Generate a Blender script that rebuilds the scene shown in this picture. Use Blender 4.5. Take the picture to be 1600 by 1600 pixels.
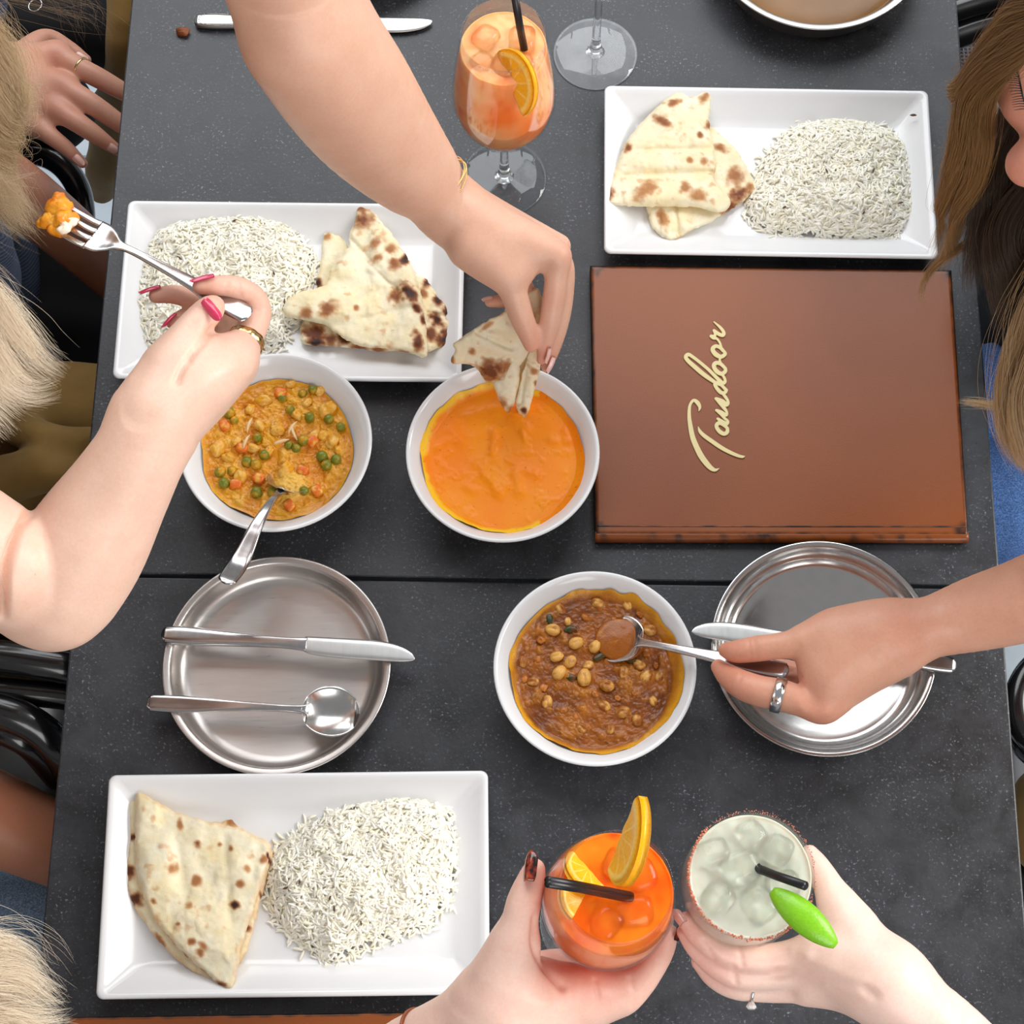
import bpy, math, random
import numpy as np
from mathutils import Vector, Matrix
try:
    import openvdb as vdb
except ImportError:
    import pyopenvdb as vdb

for _o in list(bpy.data.objects):
    bpy.data.objects.remove(_o, do_unlink=True)
SC = bpy.context.scene
COL = SC.collection
random.seed(7)
RNG = np.random.default_rng(7)

# ------------------------------------------------------------------ camera
TOP = 0.75                               # height of the table tops above the floor
PITCH = math.radians(21.0)               # tilt of the lens away from straight down
FPX = 3218.0                             # focal length in pixels of the 1600 px frame
CAM_H = 1.602                            # lens above the table top
CAM = np.array([0.0, -CAM_H * math.tan(PITCH), TOP + CAM_H])
cam_data = bpy.data.cameras.new('camera')
cam = bpy.data.objects.new('camera', cam_data)
COL.objects.link(cam)
cam.location = CAM
cam.rotation_euler = (PITCH, 0, 0)
cam_data.sensor_width = 36.0
cam_data.lens = FPX / 1600.0 * 36.0
cam_data.clip_start = 0.05
cam_data.clip_end = 50
SC.camera = cam

# ------------------------------------------------------------------ world, lights, exposure
W = bpy.data.worlds.new('room_daylight')
SC.world = W
W.use_nodes = True
W.node_tree.nodes['Background'].inputs[0].default_value = (0.97, 0.98, 1.0, 1)
W.node_tree.nodes['Background'].inputs[1].default_value = 0.27


def window_light(name, loc, target, sx, sy, power, color):
    d = bpy.data.lights.new(name, 'AREA')
    d.shape = 'RECTANGLE'
    d.size, d.size_y = sx, sy
    d.energy = power
    d.color = color
    o = bpy.data.objects.new(name, d)
    COL.objects.link(o)
    o.location = loc
    o.rotation_euler = (Vector(target) - Vector(loc)).to_track_quat('-Z', 'Y').to_euler()
    return o


window_light('window_daylight_far', (-0.2, 2.25, 3.05), (0, 0.1, 0.75), 3.2, 2.3, 78, (0.95, 0.975, 1.0))
window_light('window_daylight_near', (0.9, -2.6, 2.4), (0, -0.1, 0.8), 2.0, 1.5, 38, (1.0, 0.98, 0.96))
window_light('window_daylight_right', (2.6, 0.35, 2.5), (0, 0, 0.8), 1.7, 1.6, 84, (1.0, 0.975, 0.94))
window_light('window_daylight_side', (-3.0, -0.4, 2.6), (0, 0, 0.8), 1.6, 1.6, 8, (0.96, 0.98, 1.0))

SC.cycles.max_bounces = 16
SC.cycles.diffuse_bounces = 9
SC.cycles.glossy_bounces = 6
SC.cycles.transparent_max_bounces = 24

VS = SC.view_settings
VS.view_transform = 'Standard'
VS.look = 'None'
VS.exposure = 0.26
VS.gamma = 1.0
VS.use_curve_mapping = False

# ------------------------------------------------------------------ measuring helpers
_s, _c = math.sin(PITCH), math.cos(PITCH)
AX, AU, AF = np.array([1.0, 0, 0]), np.array([0, _c, _s]), np.array([0, _s, -_c])


def ray(px, py):
    return AF + AX * ((px - 800.0) / FPX) + AU * ((800.0 - py) / FPX)


def P(px, py, z=0.0):
    """the point at height z above the table top that is seen at a place of the photograph"""
    d = ray(px, py)
    return CAM + d * ((TOP + z - CAM[2]) / d[2])


def mpp(px, py, z=0.0):
    """metres per photograph pixel there"""
    d = ray(px, py)
    return ((TOP + z - CAM[2]) / d[2]) / FPX


def pix(pts):
    q = np.asarray(pts, float) - CAM
    dep = q @ AF
    return np.stack([800 + FPX * (q @ AX) / dep, 800 - FPX * (q @ AU) / dep], -1)


def hash01(ix, iy, iz, seed):
    h = (ix.astype(np.int64) * 374761393 + iy.astype(np.int64) * 668265263 + iz.astype(np.int64) * 2147483647 + seed * 974711) & 0xFFFFFFFF
    h = ((h ^ (h >> 13)) * 1274126177) & 0xFFFFFFFF
    h = ((h ^ (h >> 16)) * 2246822519) & 0xFFFFFFFF
    return ((h ^ (h >> 15)) & 0xFFFFFF) / float(0xFFFFFF)


def vnoise(p, scale, seed=0):
    """smooth value noise -1..1 at points p (n,3)"""
    p = np.asarray(p, float) * scale + 137.3
    i = np.floor(p)
    f = p - i
    f = f * f * f * (f * (f * 6 - 15) + 10)
    i = i.astype(np.int64)
    out = 0
    for dx in (0, 1):
        for dy in (0, 1):
            for dz in (0, 1):
                w = (f[..., 0] if dx else 1 - f[..., 0]) * (f[..., 1] if dy else 1 - f[..., 1]) * (f[..., 2] if dz else 1 - f[..., 2])
                out = out + w * hash01(i[..., 0] + dx, i[..., 1] + dy, i[..., 2] + dz, seed)
    return out * 2 - 1


def fbm(p, scale, octaves=3, seed=0):
    o, a, t = 0, 1.0, 0
    for k in range(octaves):
        o = o + a * vnoise(p, scale * 2 ** k, seed + k)
        t += a
        a *= 0.5
    return o / t


# ------------------------------------------------------------------ object helpers
def mesh_from(name, verts, faces, smooth=True):
    me = bpy.data.meshes.new(name)
    verts = np.asarray(verts, np.float32)
    if isinstance(faces, np.ndarray):
        n, k = faces.shape
        me.vertices.add(len(verts))
        me.vertices.foreach_set('co', verts.ravel())
        me.loops.add(n * k)
        me.loops.foreach_set('vertex_index', faces.astype(np.int32).ravel())
        me.polygons.add(n)
        me.polygons.foreach_set('loop_start', np.arange(0, n * k, k, dtype=np.int32))
        me.polygons.foreach_set('loop_total', np.full(n, k, np.int32))
        me.update(calc_edges=True)
    else:
        me.from_pydata(verts.tolist(), [], [list(map(int, f)) for f in faces])
    if smooth:
        me.polygons.foreach_set('use_smooth', [True] * len(me.polygons))
    me.validate()
    return me


def link(name, data, material=None, parent=None):
    o = bpy.data.objects.new(name, data)
    COL.objects.link(o)
    if material is not None:
        for m in (material if isinstance(material, (list, tuple)) else [material]):
            data.materials.append(m)
    if parent is not None:
        o.parent = parent
        o.matrix_parent_inverse = world_matrix(parent).inverted()
    return o


def world_matrix(o):
    if o.parent is None:
        return o.matrix_basis.copy()
    return world_matrix(o.parent) @ o.matrix_parent_inverse @ o.matrix_basis


def obj(name, verts, faces, material=None, parent=None, smooth=True):
    return link(name, mesh_from(name, verts, faces, smooth), material, parent)


def tag(o, label=None, cat=None, group=None, kind=None):
    if label:
        o['label'] = label
    if cat:
        o['category'] = cat
    if group:
        o['group'] = group
    if kind:
        o['kind'] = kind
    return o


def empty(name, loc, label=None, cat=None, group=None):
    o = bpy.data.objects.new(name, None)
    COL.objects.link(o)
    o.empty_display_size = 0.03
    o.location = loc
    return tag(o, label, cat, group)


def attr_color(o, name, rgb):
    """one colour per vertex of what the surface itself is made of (stains, char, skin tone)"""
    a = o.data.attributes.new(name, 'FLOAT_COLOR', 'POINT')
    c = np.ones((len(o.data.vertices), 4), np.float32)
    c[:, :3] = rgb
    a.data.foreach_set('color', c.ravel())


def merge(parts):
    V, F, n = [], [], 0
    for v, f in parts:
        v = np.asarray(v, float)
        V.append(v)
        F += [tuple(int(i) + n for i in q) for q in f]
        n += len(v)
    return np.concatenate(V), F


def lathe(profile, n=64, closed_axis=True):
    """surface of revolution about z; profile [(r, z)]"""
    V, F = [], []
    m = len(profile)
    for r, z in profile:
        for k in range(n):
            a = 2 * math.pi * k / n
            V.append((r * math.cos(a), r * math.sin(a), z))
    for i in range(m - 1):
        for k in range(n):
            k2 = (k + 1) % n
            F.append((i * n + k, i * n + k2, (i + 1) * n + k2, (i + 1) * n + k))
    if closed_axis:
        F.append(tuple(range(n))[::-1])
        F.append(tuple((m - 1) * n + k for k in range(n)))
    return np.array(V), F


def spline(pts, n):
    """Catmull-Rom through points with any number of columns"""
    p = np.asarray(pts, float)
    if len(p) < 3:
        t = np.linspace(0, 1, n)[:, None]
        return p[0] * (1 - t) + p[-1] * t
    q = np.vstack([2 * p[0] - p[1], p, 2 * p[-1] - p[-2]])
    seg = np.linalg.norm(np.diff(p[:, :min(3, p.shape[1])], axis=0), axis=1) + 1e-9
    cum = np.concatenate([[0], np.cumsum(seg)])
    out = []
    for s in np.linspace(0, cum[-1], n):
        i = min(max(np.searchsorted(cum, s) - 1, 0), len(p) - 2)
        t = (s - cum[i]) / seg[i]
        a, b, c, d = q[i], q[i + 1], q[i + 2], q[i + 3]
        out.append(0.5 * (2 * b + (c - a) * t + (2 * a - 5 * b + 4 * c - d) * t ** 2 + (3 * b - a - 3 * c + d) * t ** 3))
    return np.array(out)


def tube(path, radii, sides=10, cap=True, up=(0, 0, 1), flat=1.0):
    """tube along world points; flat scales the second cross direction"""
    path = np.asarray(path, float)
    n = len(path)
    radii = np.full(n, radii) if np.isscalar(radii) else np.asarray(radii, float)
    tan = np.gradient(path, axis=0)
    tan /= np.linalg.norm(tan, axis=1)[:, None] + 1e-12
    side = np.cross(tan[0], up)
    if np.linalg.norm(side) < 1e-4:
        side = np.cross(tan[0], (1, 0.1, 0))
    V, F = [], []
    for i in range(n):
        side = side - tan[i] * (side @ tan[i])
        side /= np.linalg.norm(side)
        nor = np.cross(tan[i], side)
        for k in range(sides):
            a = 2 * math.pi * k / sides
            V.append(path[i] + radii[i] * (side * math.cos(a) + nor * math.sin(a) * flat))
    for i in range(n - 1):
        for k in range(sides):
            k2 = (k + 1) % sides
            F.append((i * sides + k, i * sides + k2, (i + 1) * sides + k2, (i + 1) * sides + k))
    if cap:
        F.append(tuple(range(sides))[::-1])
        F.append(tuple((n - 1) * sides + k for k in range(sides)))
    return np.array(V), F


def frame(a, b, up=(0, 0, 1), roll=0.0):
    """matrix whose x axis runs from a to b and whose z axis leans to up"""
    a, b = np.asarray(a, float), np.asarray(b, float)
    x = (b - a) / np.linalg.norm(b - a)
    y = np.cross(up, x)
    y /= np.linalg.norm(y)
    z = np.cross(x, y)
    if roll:
        y, z = y * math.cos(roll) + z * math.sin(roll), z * math.cos(roll) - y * math.sin(roll)
    m = np.eye(4)
    m[:3, 0], m[:3, 1], m[:3, 2], m[:3, 3] = x, y, z, a
    return m


def xf(m, v):
    v = np.asarray(v, float)
    return v @ m[:3, :3].T + m[:3, 3]


def vdb_mesh(arr, voxel, origin, iso=0.0):
    g = vdb.FloatGrid(float(arr.max()))
    g.copyFromArray(np.ascontiguousarray(arr, np.float32))
    pts, quads = g.convertToQuads(iso)
    return np.asarray(pts, float) * voxel + origin, np.asarray(quads).copy()


# ------------------------------------------------------------------ material helpers
def new_mat(name):
    m = bpy.data.materials.new(name)
    m.use_nodes = True
    nt = m.node_tree
    return m, nt, nt.nodes['Principled BSDF']


def node(nt, kind, **kw):
    n = nt.nodes.new(kind)
    for k, v in kw.items():
        if k in n.inputs:
            n.inputs[k].default_value = v
        else:
            setattr(n, k, v)
    return n


def ramp(nt, fac, stops):
    r = nt.nodes.new('ShaderNodeValToRGB')
    el = r.color_ramp.elements
    while len(el) < len(stops):
        el.new(0.5)
    for e, (p, c) in zip(el, stops):
        e.position = p
        e.color = (*c, 1) if len(c) == 3 else c
    nt.links.new(fac, r.inputs[0])
    return r.outputs[0]


def mixc(nt, fac, a, b, mode='MIX'):
    n = nt.nodes.new('ShaderNodeMix')
    n.data_type = 'RGBA'
    n.blend_type = mode
    for sock, v in ((0, fac), (6, a), (7, b)):
        if hasattr(v, 'is_linked'):
            nt.links.new(v, n.inputs[sock])
        elif sock == 0:
            n.inputs[0].default_value = v
        else:
            n.inputs[sock].default_value = (*v, 1)
    return n.outputs[2]


def coords(nt, which='Object'):
    return nt.nodes.new('ShaderNodeTexCoord').outputs[which]


def noise(nt, scale, detail=3, rough=0.55, co=None, dist=0.0):
    n = node(nt, 'ShaderNodeTexNoise', Scale=scale, Detail=detail, Roughness=rough, Distortion=dist)
    nt.links.new(co if co is not None else coords(nt), n.inputs['Vector'])
    return n.outputs['Fac']


def bump(nt, b, height, strength=0.3, dist=0.001):
    n = node(nt, 'ShaderNodeBump', Strength=strength, Distance=dist)
    nt.links.new(height, n.inputs['Height'])
    nt.links.new(n.outputs[0], b.inputs['Normal'])


def srgb(r, g, b):
    f = lambda v: (v / 255 / 12.92) if v / 255 <= 0.04045 else ((v / 255 + 0.055) / 1.055) ** 2.4
    return (f(r), f(g), f(b))


def simple(name, color, rough=0.5, metal=0.0, var=0.08, scale=60, sss=0.0, coat=0.0, bumps=0.0, spec=0.5):
    """plain surface with a little procedural variation"""
    m, nt, b = new_mat(name)
    n = noise(nt, scale)
    dark = tuple(c * (1 - var) for c in color)
    lite = tuple(min(1, c * (1 + var)) for c in color)
    nt.links.new(ramp(nt, n, [(0.3, dark), (0.7, lite)]), b.inputs['Base Color'])
    b.inputs['Roughness'].default_value = rough
    b.inputs['Metallic'].default_value = metal
    b.inputs['Specular IOR Level'].default_value = spec
    if sss:
        b.inputs['Subsurface Weight'].default_value = sss
        b.inputs['Subsurface Radius'].default_value = (1.0, 0.6, 0.4)
        b.inputs['Subsurface Scale'].default_value = 0.004
    if coat:
        b.inputs['Coat Weight'].default_value = coat
        b.inputs['Coat Roughness'].default_value = 0.1
    if bumps:
        bump(nt, b, noise(nt, scale * 4, 4), bumps, 0.0006)
    return m


def attr_mat(name, attr='tone', rough=0.5, sss=0.0, sss_scale=0.004, grain=0.1, gscale=400, bumps=0.2, bscale=500, coat=0.0, spec=0.5, coat_rough=0.08):
    """surface whose own colour is stored per vertex, with fine procedural grain over it"""
    m, nt, b = new_mat(name)
    a = node(nt, 'ShaderNodeAttribute', attribute_name=attr)
    n = noise(nt, gscale, 3)
    g = ramp(nt, n, [(0.25, (1 - grain,) * 3), (0.75, (1 + 0 * grain,) * 3)])
    nt.links.new(mixc(nt, 1.0, a.outputs['Color'], g, 'MULTIPLY'), b.inputs['Base Color'])
    b.inputs['Roughness'].default_value = rough
    b.inputs['Specular IOR Level'].default_value = spec
    if sss:
        b.inputs['Subsurface Weight'].default_value = sss
        b.inputs['Subsurface Radius'].default_value = (1.0, 0.35, 0.2)
        b.inputs['Subsurface Scale'].default_value = sss_scale
    if coat:
        b.inputs['Coat Weight'].default_value = coat
        b.inputs['Coat Roughness'].default_value = coat_rough
    if bumps:
        bump(nt, b, noise(nt, bscale, 4), bumps, 0.0005)
    return m


def thin_glass(name, tint=(1, 1, 1), gloss=0.06, haze=0.0):
    """clear thin wall: lets light through, mirrors more at grazing angles; haze is a frosted share"""
    m, nt, b = new_mat(name)
    nt.nodes.remove(b)
    out = nt.nodes['Material Output']
    tr = node(nt, 'ShaderNodeBsdfTransparent', Color=(*tint, 1))
    gl = node(nt, 'ShaderNodeBsdfGlossy', Roughness=0.03)
    lw = node(nt, 'ShaderNodeLayerWeight', Blend=0.12)
    mp = node(nt, 'ShaderNodeMapRange')
    mp.inputs['From Min'].default_value = 0.0
    mp.inputs['To Min'].default_value = gloss
    mp.inputs['To Max'].default_value = 0.32
    nt.links.new(lw.outputs['Fresnel'], mp.inputs['Value'])
    mx = nt.nodes.new('ShaderNodeMixShader')
    nt.links.new(mp.outputs[0], mx.inputs[0])
    nt.links.new(tr.outputs[0], mx.inputs[1])
    nt.links.new(gl.outputs[0], mx.inputs[2])
    last = mx.outputs[0]
    if haze:
        df = node(nt, 'ShaderNodeBsdfDiffuse', Color=(0.8, 0.84, 0.88, 1))
        m2 = nt.nodes.new('ShaderNodeMixShader')
        n = noise(nt, 90, 3)
        mr = node(nt, 'ShaderNodeMapRange')
        mr.inputs['To Min'].default_value = haze * 0.6
        mr.inputs['To Max'].default_value = haze * 1.4
        nt.links.new(n, mr.inputs['Value'])
        nt.links.new(mr.outputs[0], m2.inputs[0])
        nt.links.new(last, m2.inputs[1])
        nt.links.new(df.outputs[0], m2.inputs[2])
        last = m2.outputs[0]
    nt.links.new(last, out.inputs['Surface'])
    return m


def solid_glass(name, color=(0.97, 0.99, 1.0), rough=0.02, ior=1.45):
    m, nt, b = new_mat(name)
    b.inputs['Base Color'].default_value = (*color, 1)
    b.inputs['Transmission Weight'].default_value = 1.0
    b.inputs['Roughness'].default_value = rough
    b.inputs['IOR'].default_value = ior
    return m


def steel(name, color=(0.60, 0.585, 0.57), rough=0.22, brush=(60, 60, 60), var=0.08):
    m, nt, b = new_mat(name)
    co = coords(nt)
    mp = node(nt, 'ShaderNodeMapping')
    mp.inputs['Scale'].default_value = brush
    nt.links.new(co, mp.inputs['Vector'])
    n = noise(nt, 1.0, 4, 0.6, mp.outputs[0])
    nt.links.new(ramp(nt, n, [(0.3, tuple(c * (1 - var) for c in color)), (0.7, color)]), b.inputs['Base Color'])
    r = node(nt, 'ShaderNodeMapRange')
    r.inputs['To Min'].default_value = rough * 0.75
    r.inputs['To Max'].default_value = rough * 1.3
    nt.links.new(n, r.inputs['Value'])
    nt.links.new(r.outputs[0], b.inputs['Roughness'])
    b.inputs['Metallic'].default_value = 1.0
    return m
# ------------------------------------------------------------------ materials of the setting
def table_material():
    m, nt, b = new_mat('dark_slate_laminate')
    co = coords(nt)
    big = noise(nt, 7, 5, 0.62, co, 0.6)
    mid = noise(nt, 30, 7, 0.74, co, 0.5)
    fleck = noise(nt, 420, 3, 0.65, co)
    base = mixc(nt, 0.5, ramp(nt, big, [(0.32, srgb(22, 22, 24)), (0.68, srgb(52, 53, 57))]),
                ramp(nt, mid, [(0.3, srgb(16, 16, 18)), (0.70, srgb(66, 68, 74))]))
    patch = ramp(nt, noise(nt, 24, 5, 0.65, co), [(0.40, (0, 0, 0)), (0.64, (1, 1, 1))])
    fl = mixc(nt, 1.0, ramp(nt, fleck, [(0.585, (0, 0, 0)), (0.70, (0.8, 0.8, 0.8))]), patch, 'MULTIPLY')
    col = mixc(nt, fl, base, srgb(150, 155, 165))
    pit = ramp(nt, noise(nt, 300, 4, 0.6, co), [(0.27, (1, 1, 1)), (0.34, (0, 0, 0))])
    col = mixc(nt, mixc(nt, 1.0, pit, (0.8, 0.8, 0.8), 'MULTIPLY'), col, srgb(18, 18, 20))
    nt.links.new(col, b.inputs['Base Color'])
    r = node(nt, 'ShaderNodeMapRange')
    r.inputs['To Min'].default_value = 0.24
    r.inputs['To Max'].default_value = 0.62
    nt.links.new(mid, r.inputs['Value'])
    nt.links.new(r.outputs[0], b.inputs['Roughness'])
    b.inputs['Specular IOR Level'].default_value = 0.5
    bump(nt, b, noise(nt, 240, 5, 0.7, co), 0.28, 0.0007)
    return m


M_TABLE = table_material()
M_EDGE = simple('table_edge_black', srgb(34, 34, 36), 0.5)
M_BLACK_METAL = simple('black_metal', srgb(16, 16, 18), 0.3, 0.6)
M_TILE = simple('pale_floor_tile', srgb(170, 182, 192), 0.5, var=0.12, scale=14, bumps=0.1)
M_GROUT = simple('grey_grout', srgb(95, 100, 106), 0.9)
M_BLACK_WOOD = simple('black_lacquer', srgb(13, 13, 15), 0.22, coat=0.5)

# ------------------------------------------------------------------ floor with tiles
v, f = merge([(np.array([(x, y, z) for z in (-0.03, -0.004) for x, y in ((-2.6, -2.6), (2.6, -2.6), (2.6, 2.6), (-2.6, 2.6))]),
               [(3, 2, 1, 0), (4, 5, 6, 7), (0, 1, 5, 4), (1, 2, 6, 5), (2, 3, 7, 6), (3, 0, 4, 7)])])
floor = tag(obj('floor', v, f, M_GROUT, smooth=False), 'pale grey tiled restaurant floor', kind='structure')


def box_mesh(name, x0, x1, y0, y1, z0, z1, bev=0.002):
    b = bev
    V = [(x0, y0, z0), (x1, y0, z0), (x1, y1, z0), (x0, y1, z0), (x0, y0, z1 - b), (x1, y0, z1 - b), (x1, y1, z1 - b), (x0, y1, z1 - b),
         (x0 + b, y0 + b, z1), (x1 - b, y0 + b, z1), (x1 - b, y1 - b, z1), (x0 + b, y1 - b, z1)]
    F = [(3, 2, 1, 0), (0, 1, 5, 4), (1, 2, 6, 5), (2, 3, 7, 6), (3, 0, 4, 7), (4, 5, 9, 8), (5, 6, 10, 9), (6, 7, 11, 10), (7, 4, 8, 11), (8, 9, 10, 11)]
    return mesh_from(name, V, F, False)


tile_me = box_mesh('tile', -0.198, 0.198, -0.198, 0.198, -0.006, 0.0)
tile_me.materials.append(M_TILE)
ty = P(1585, 1178, -TOP)[1]
for i in range(-4, 5):
    for j in range(-4, 5):
        t = bpy.data.objects.new('tile', tile_me)
        COL.objects.link(t)
        t.parent = floor
        t.location = (i * 0.4 + 0.13, ty + 0.2 + j * 0.4, 0)

# ------------------------------------------------------------------ two tables pushed together
sa, sb = P(205, 899), P(1440, 916)
TAX = (sb - sa)[:2] / np.linalg.norm((sb - sa)[:2])          # along the seam
TAY = np.array([-TAX[1], TAX[0]])
seam0 = sa[:2]


def tl(px, py):
    d = P(px, py)[:2] - seam0
    return d @ TAX, d @ TAY


xl = np.mean([tl(207, 0)[0], tl(60, 1500)[0], tl(133, 760)[0]])
xr = np.mean([tl(1495, 0)[0], tl(1590, 1290)[0], tl(1560, 860)[0]])


def tab(x, y, z):
    q = seam0 + TAX * x + TAY * y
    return np.array([q[0], q[1], TOP + z])


def slab(x0, x1, y0, y1, z0, z1, bev=0.0015):
    me = []
    loops = [(0, z0), (0, z1 - bev), (bev * 0.3, z1 - bev * 0.3), (bev, z1)]
    V, F = [], []
    for ins, z in loops:
        for x, y in ((x0 + ins, y0 + ins), (x1 - ins, y0 + ins), (x1 - ins, y1 - ins), (x0 + ins, y1 - ins)):
            V.append(tab(x, y, z))
    for i in range(3):
        for k in range(4):
            F.append((i * 4 + k, i * 4 + (k + 1) % 4, (i + 1) * 4 + (k + 1) % 4, (i + 1) * 4 + k))
    F += [(3, 2, 1, 0), (12, 13, 14, 15)]
    return V, F


def make_table(y0, y1, label):
    cx, cy = (xl + xr) / 2, (y0 + y1) / 2
    base = tab(cx, cy, -TOP)
    t = empty('dining_table', base, label, 'table', 'dark tables pushed together')
    v, f = slab(xl, xr, y0, y1, -0.006, 0.0)
    obj('table_top', v, f, M_TABLE, t, False)
    v, f = slab(xl + 0.001, xr - 0.001, y0 + 0.001, y1 - 0.001, -0.028, -0.0062, 0.0005)
    obj('core_board', v, f, M_EDGE, t, False)
    for s in (-0.22, 0.22):
        v, f = tube([tab(cx + s, cy, -0.70), tab(cx + s, cy, -0.03)], 0.03, 20)
        obj('column', v, f, M_BLACK_METAL, t)
        v, f = lathe([(0.0, 0), (0.17, 0), (0.17, 0.008), (0.03, 0.03), (0.0, 0.03)], 32, False)
        obj('base_plate', np.array(v) + tab(cx + s, cy, -TOP), f, M_BLACK_METAL, t)
    return t


make_table(0.0015, 0.80, 'dark slate table top under the brown menu, beyond the seam')
make_table(-0.76, -0.0015, 'dark slate table top on the near side of the seam, under both bottom glasses')
print('table width', xr - xl)
# ------------------------------------------------------------------ tableware materials
M_CHINA = simple('white_glazed_china', (0.80, 0.81, 0.82), 0.16, var=0.015, scale=20, coat=0.3)
M_STEEL = steel('brushed_steel', (0.62, 0.585, 0.56), 0.30, (40, 700, 40), 0.05)
M_STEEL_SHINY = steel('polished_steel', (0.60, 0.585, 0.57), 0.20, (120, 120, 120), 0.04)
M_CUTLERY = steel('cutlery_steel', (0.52, 0.50, 0.495), 0.19, (200, 200, 200), 0.05)
M_BLADE = steel('satin_blade_steel', (0.68, 0.68, 0.67), 0.34, (900, 60, 300), 0.06)


# ------------------------------------------------------------------ rectangular plates
def round_rect(hx, hy, r, n=8):
    out = []
    for cx, cy, a0 in ((hx - r, hy - r, 0), (-hx + r, hy - r, 90), (-hx + r, -hy + r, 180), (hx - r, -hy + r, 270)):
        for k in range(n + 1):
            a = math.radians(a0 + 90 * k / n)
            out.append((cx + r * math.cos(a), cy + r * math.sin(a)))
    return out


def rect_plate(corners, label, z_rim=0.021):
    p = [P(*c, z_rim)[:2] for c in corners]
    u = ((p[1] - p[0]) + (p[2] - p[3])) / 2
    w = ((p[0] - p[3]) + (p[1] - p[2])) / 2
    c = sum(p) / 4
    hx, hy = np.linalg.norm(u) / 2, np.linalg.norm(w) / 2
    ux = u / np.linalg.norm(u)
    uy = np.array([-ux[1], ux[0]])
    prof = [(0.036, 0.0, .012), (0.030, 0.0, .012), (0.026, 0.003, .012), (0.004, 0.0165, .007), (0.0004, 0.0185, .006), (0.0, 0.0198, .006), (0.0008, 0.0209, .006), (0.0025, 0.0212, .006),
            (0.0045, 0.0206, .006), (0.0075, 0.0185, .005), (0.024, 0.0075, .006), (0.0285, 0.0056, .008), (0.034, 0.005, .010)]
    V, F = [], []
    for ins, z, r in prof:
        for x, y in round_rect(hx - ins, hy - ins, r):
            q = c + ux * x + uy * y
            V.append((q[0], q[1], TOP + z))
    n = len(V) // len(prof)
    for i in range(len(prof) - 1):
        for k in range(n):
            k2 = (k + 1) % n
            F.append((i * n + k, i * n + k2, (i + 1) * n + k2, (i + 1) * n + k))
    F.append(tuple(range(n))[::-1])
    F.append(tuple((len(prof) - 1) * n + k for k in range(n)))
    base = np.array([c[0], c[1], TOP])
    o = obj('rectangular_plate', np.array(V) - base, F, M_CHINA)
    o.location = base
    return tag(o, label, 'plate', 'white rectangular plates')


rect_plate([(199, 313), (729, 318), (719, 597), (176, 590)], 'white rectangular plate with rice and charred naan, under the hand with the fork')
rect_plate([(943, 133), (1455, 141), (1462, 404), (945, 395)], 'white rectangular plate with rice and folded naan just beyond the brown menu')
rect_plate([(172, 1210), (763, 1204), (765, 1553), (147, 1562)], 'white rectangular plate with rice and pale naan on the near table')


# ------------------------------------------------------------------ round bowls
def china_bowl(px, py, label, r=0.0795, h=0.046):
    c = P(px, py, h)
    s = r / 0.0795
    prof = [(0.0, 0.003), (0.034, 0.003), (0.036, 0.0), (0.041, 0.0), (0.043, 0.004), (0.058, 0.017), (0.072, 0.034), (0.0785, 0.0435), (0.0795, 0.0452), (0.0790, 0.0462), (0.0775, 0.0464),
            (0.0755, 0.0452), (0.0700, 0.0385), (0.0650, 0.0305), (0.0590, 0.0225), (0.0500, 0.0135), (0.040, 0.008), (0.020, 0.006), (0.0, 0.006)]
    v, f = lathe([(a * s, b) for a, b in prof], 96, False)
    o = obj('curry_bowl', v, f, M_CHINA)
    o.location = (c[0], c[1], TOP)
    return tag(o, label, 'bowl', 'white curry bowls')


BOWL_PEA = china_bowl(430, 689, 'white china bowl holding the pea curry, beside the raised fork hand')
BOWL_ORANGE = china_bowl(785.5, 705, 'white china bowl of smooth orange curry under the held naan')
BOWL_CHICK = china_bowl(929.5, 1042, 'white china bowl of brown chickpea curry across the table seam', 0.0800)


# ------------------------------------------------------------------ steel plates
def steel_plate(px, py, r, material, label, stepped=False, h=0.020):
    c = P(px, py, h)
    if stepped:
        prof = [(0, 0), (r * .80, 0), (r * .86, .004), (r * .955, h - .003), (r * .99, h - .0015), (r, h - .0005), (r * .996, h), (r * .985, h), (r * .955, h - .0008), (r * .945, h - .002), (r * .915, h - .0085),
                (r * .880, h - .0098), (r * .870, h - .0105), (r * .845, .0045), (r * .79, .0028), (r * .70, .0022), (r * .69, .0016), (0, .0014)]
    else:
        prof = [(0, 0), (r * .80, 0), (r * .88, .004), (r * .955, h - .004), (r * .99, h - .002), (r, h - .0005), (r * .997, h + .0003), (r * .985, h + .0004), (r * .945, h - .0002), (r * .93, h - .0012), (r * .915, h - .0045),
                (r * .885, .0072), (r * .84, .0035), (r * .77, .0022), (r * .62, .0017), (r * .3, .0015), (0, .0015)]
    v, f = lathe(prof, 128, False)
    o = obj('steel_plate', v, f, material)
    o.location = (c[0], c[1], TOP)
    return tag(o, label, 'plate', 'round steel plates')


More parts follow.
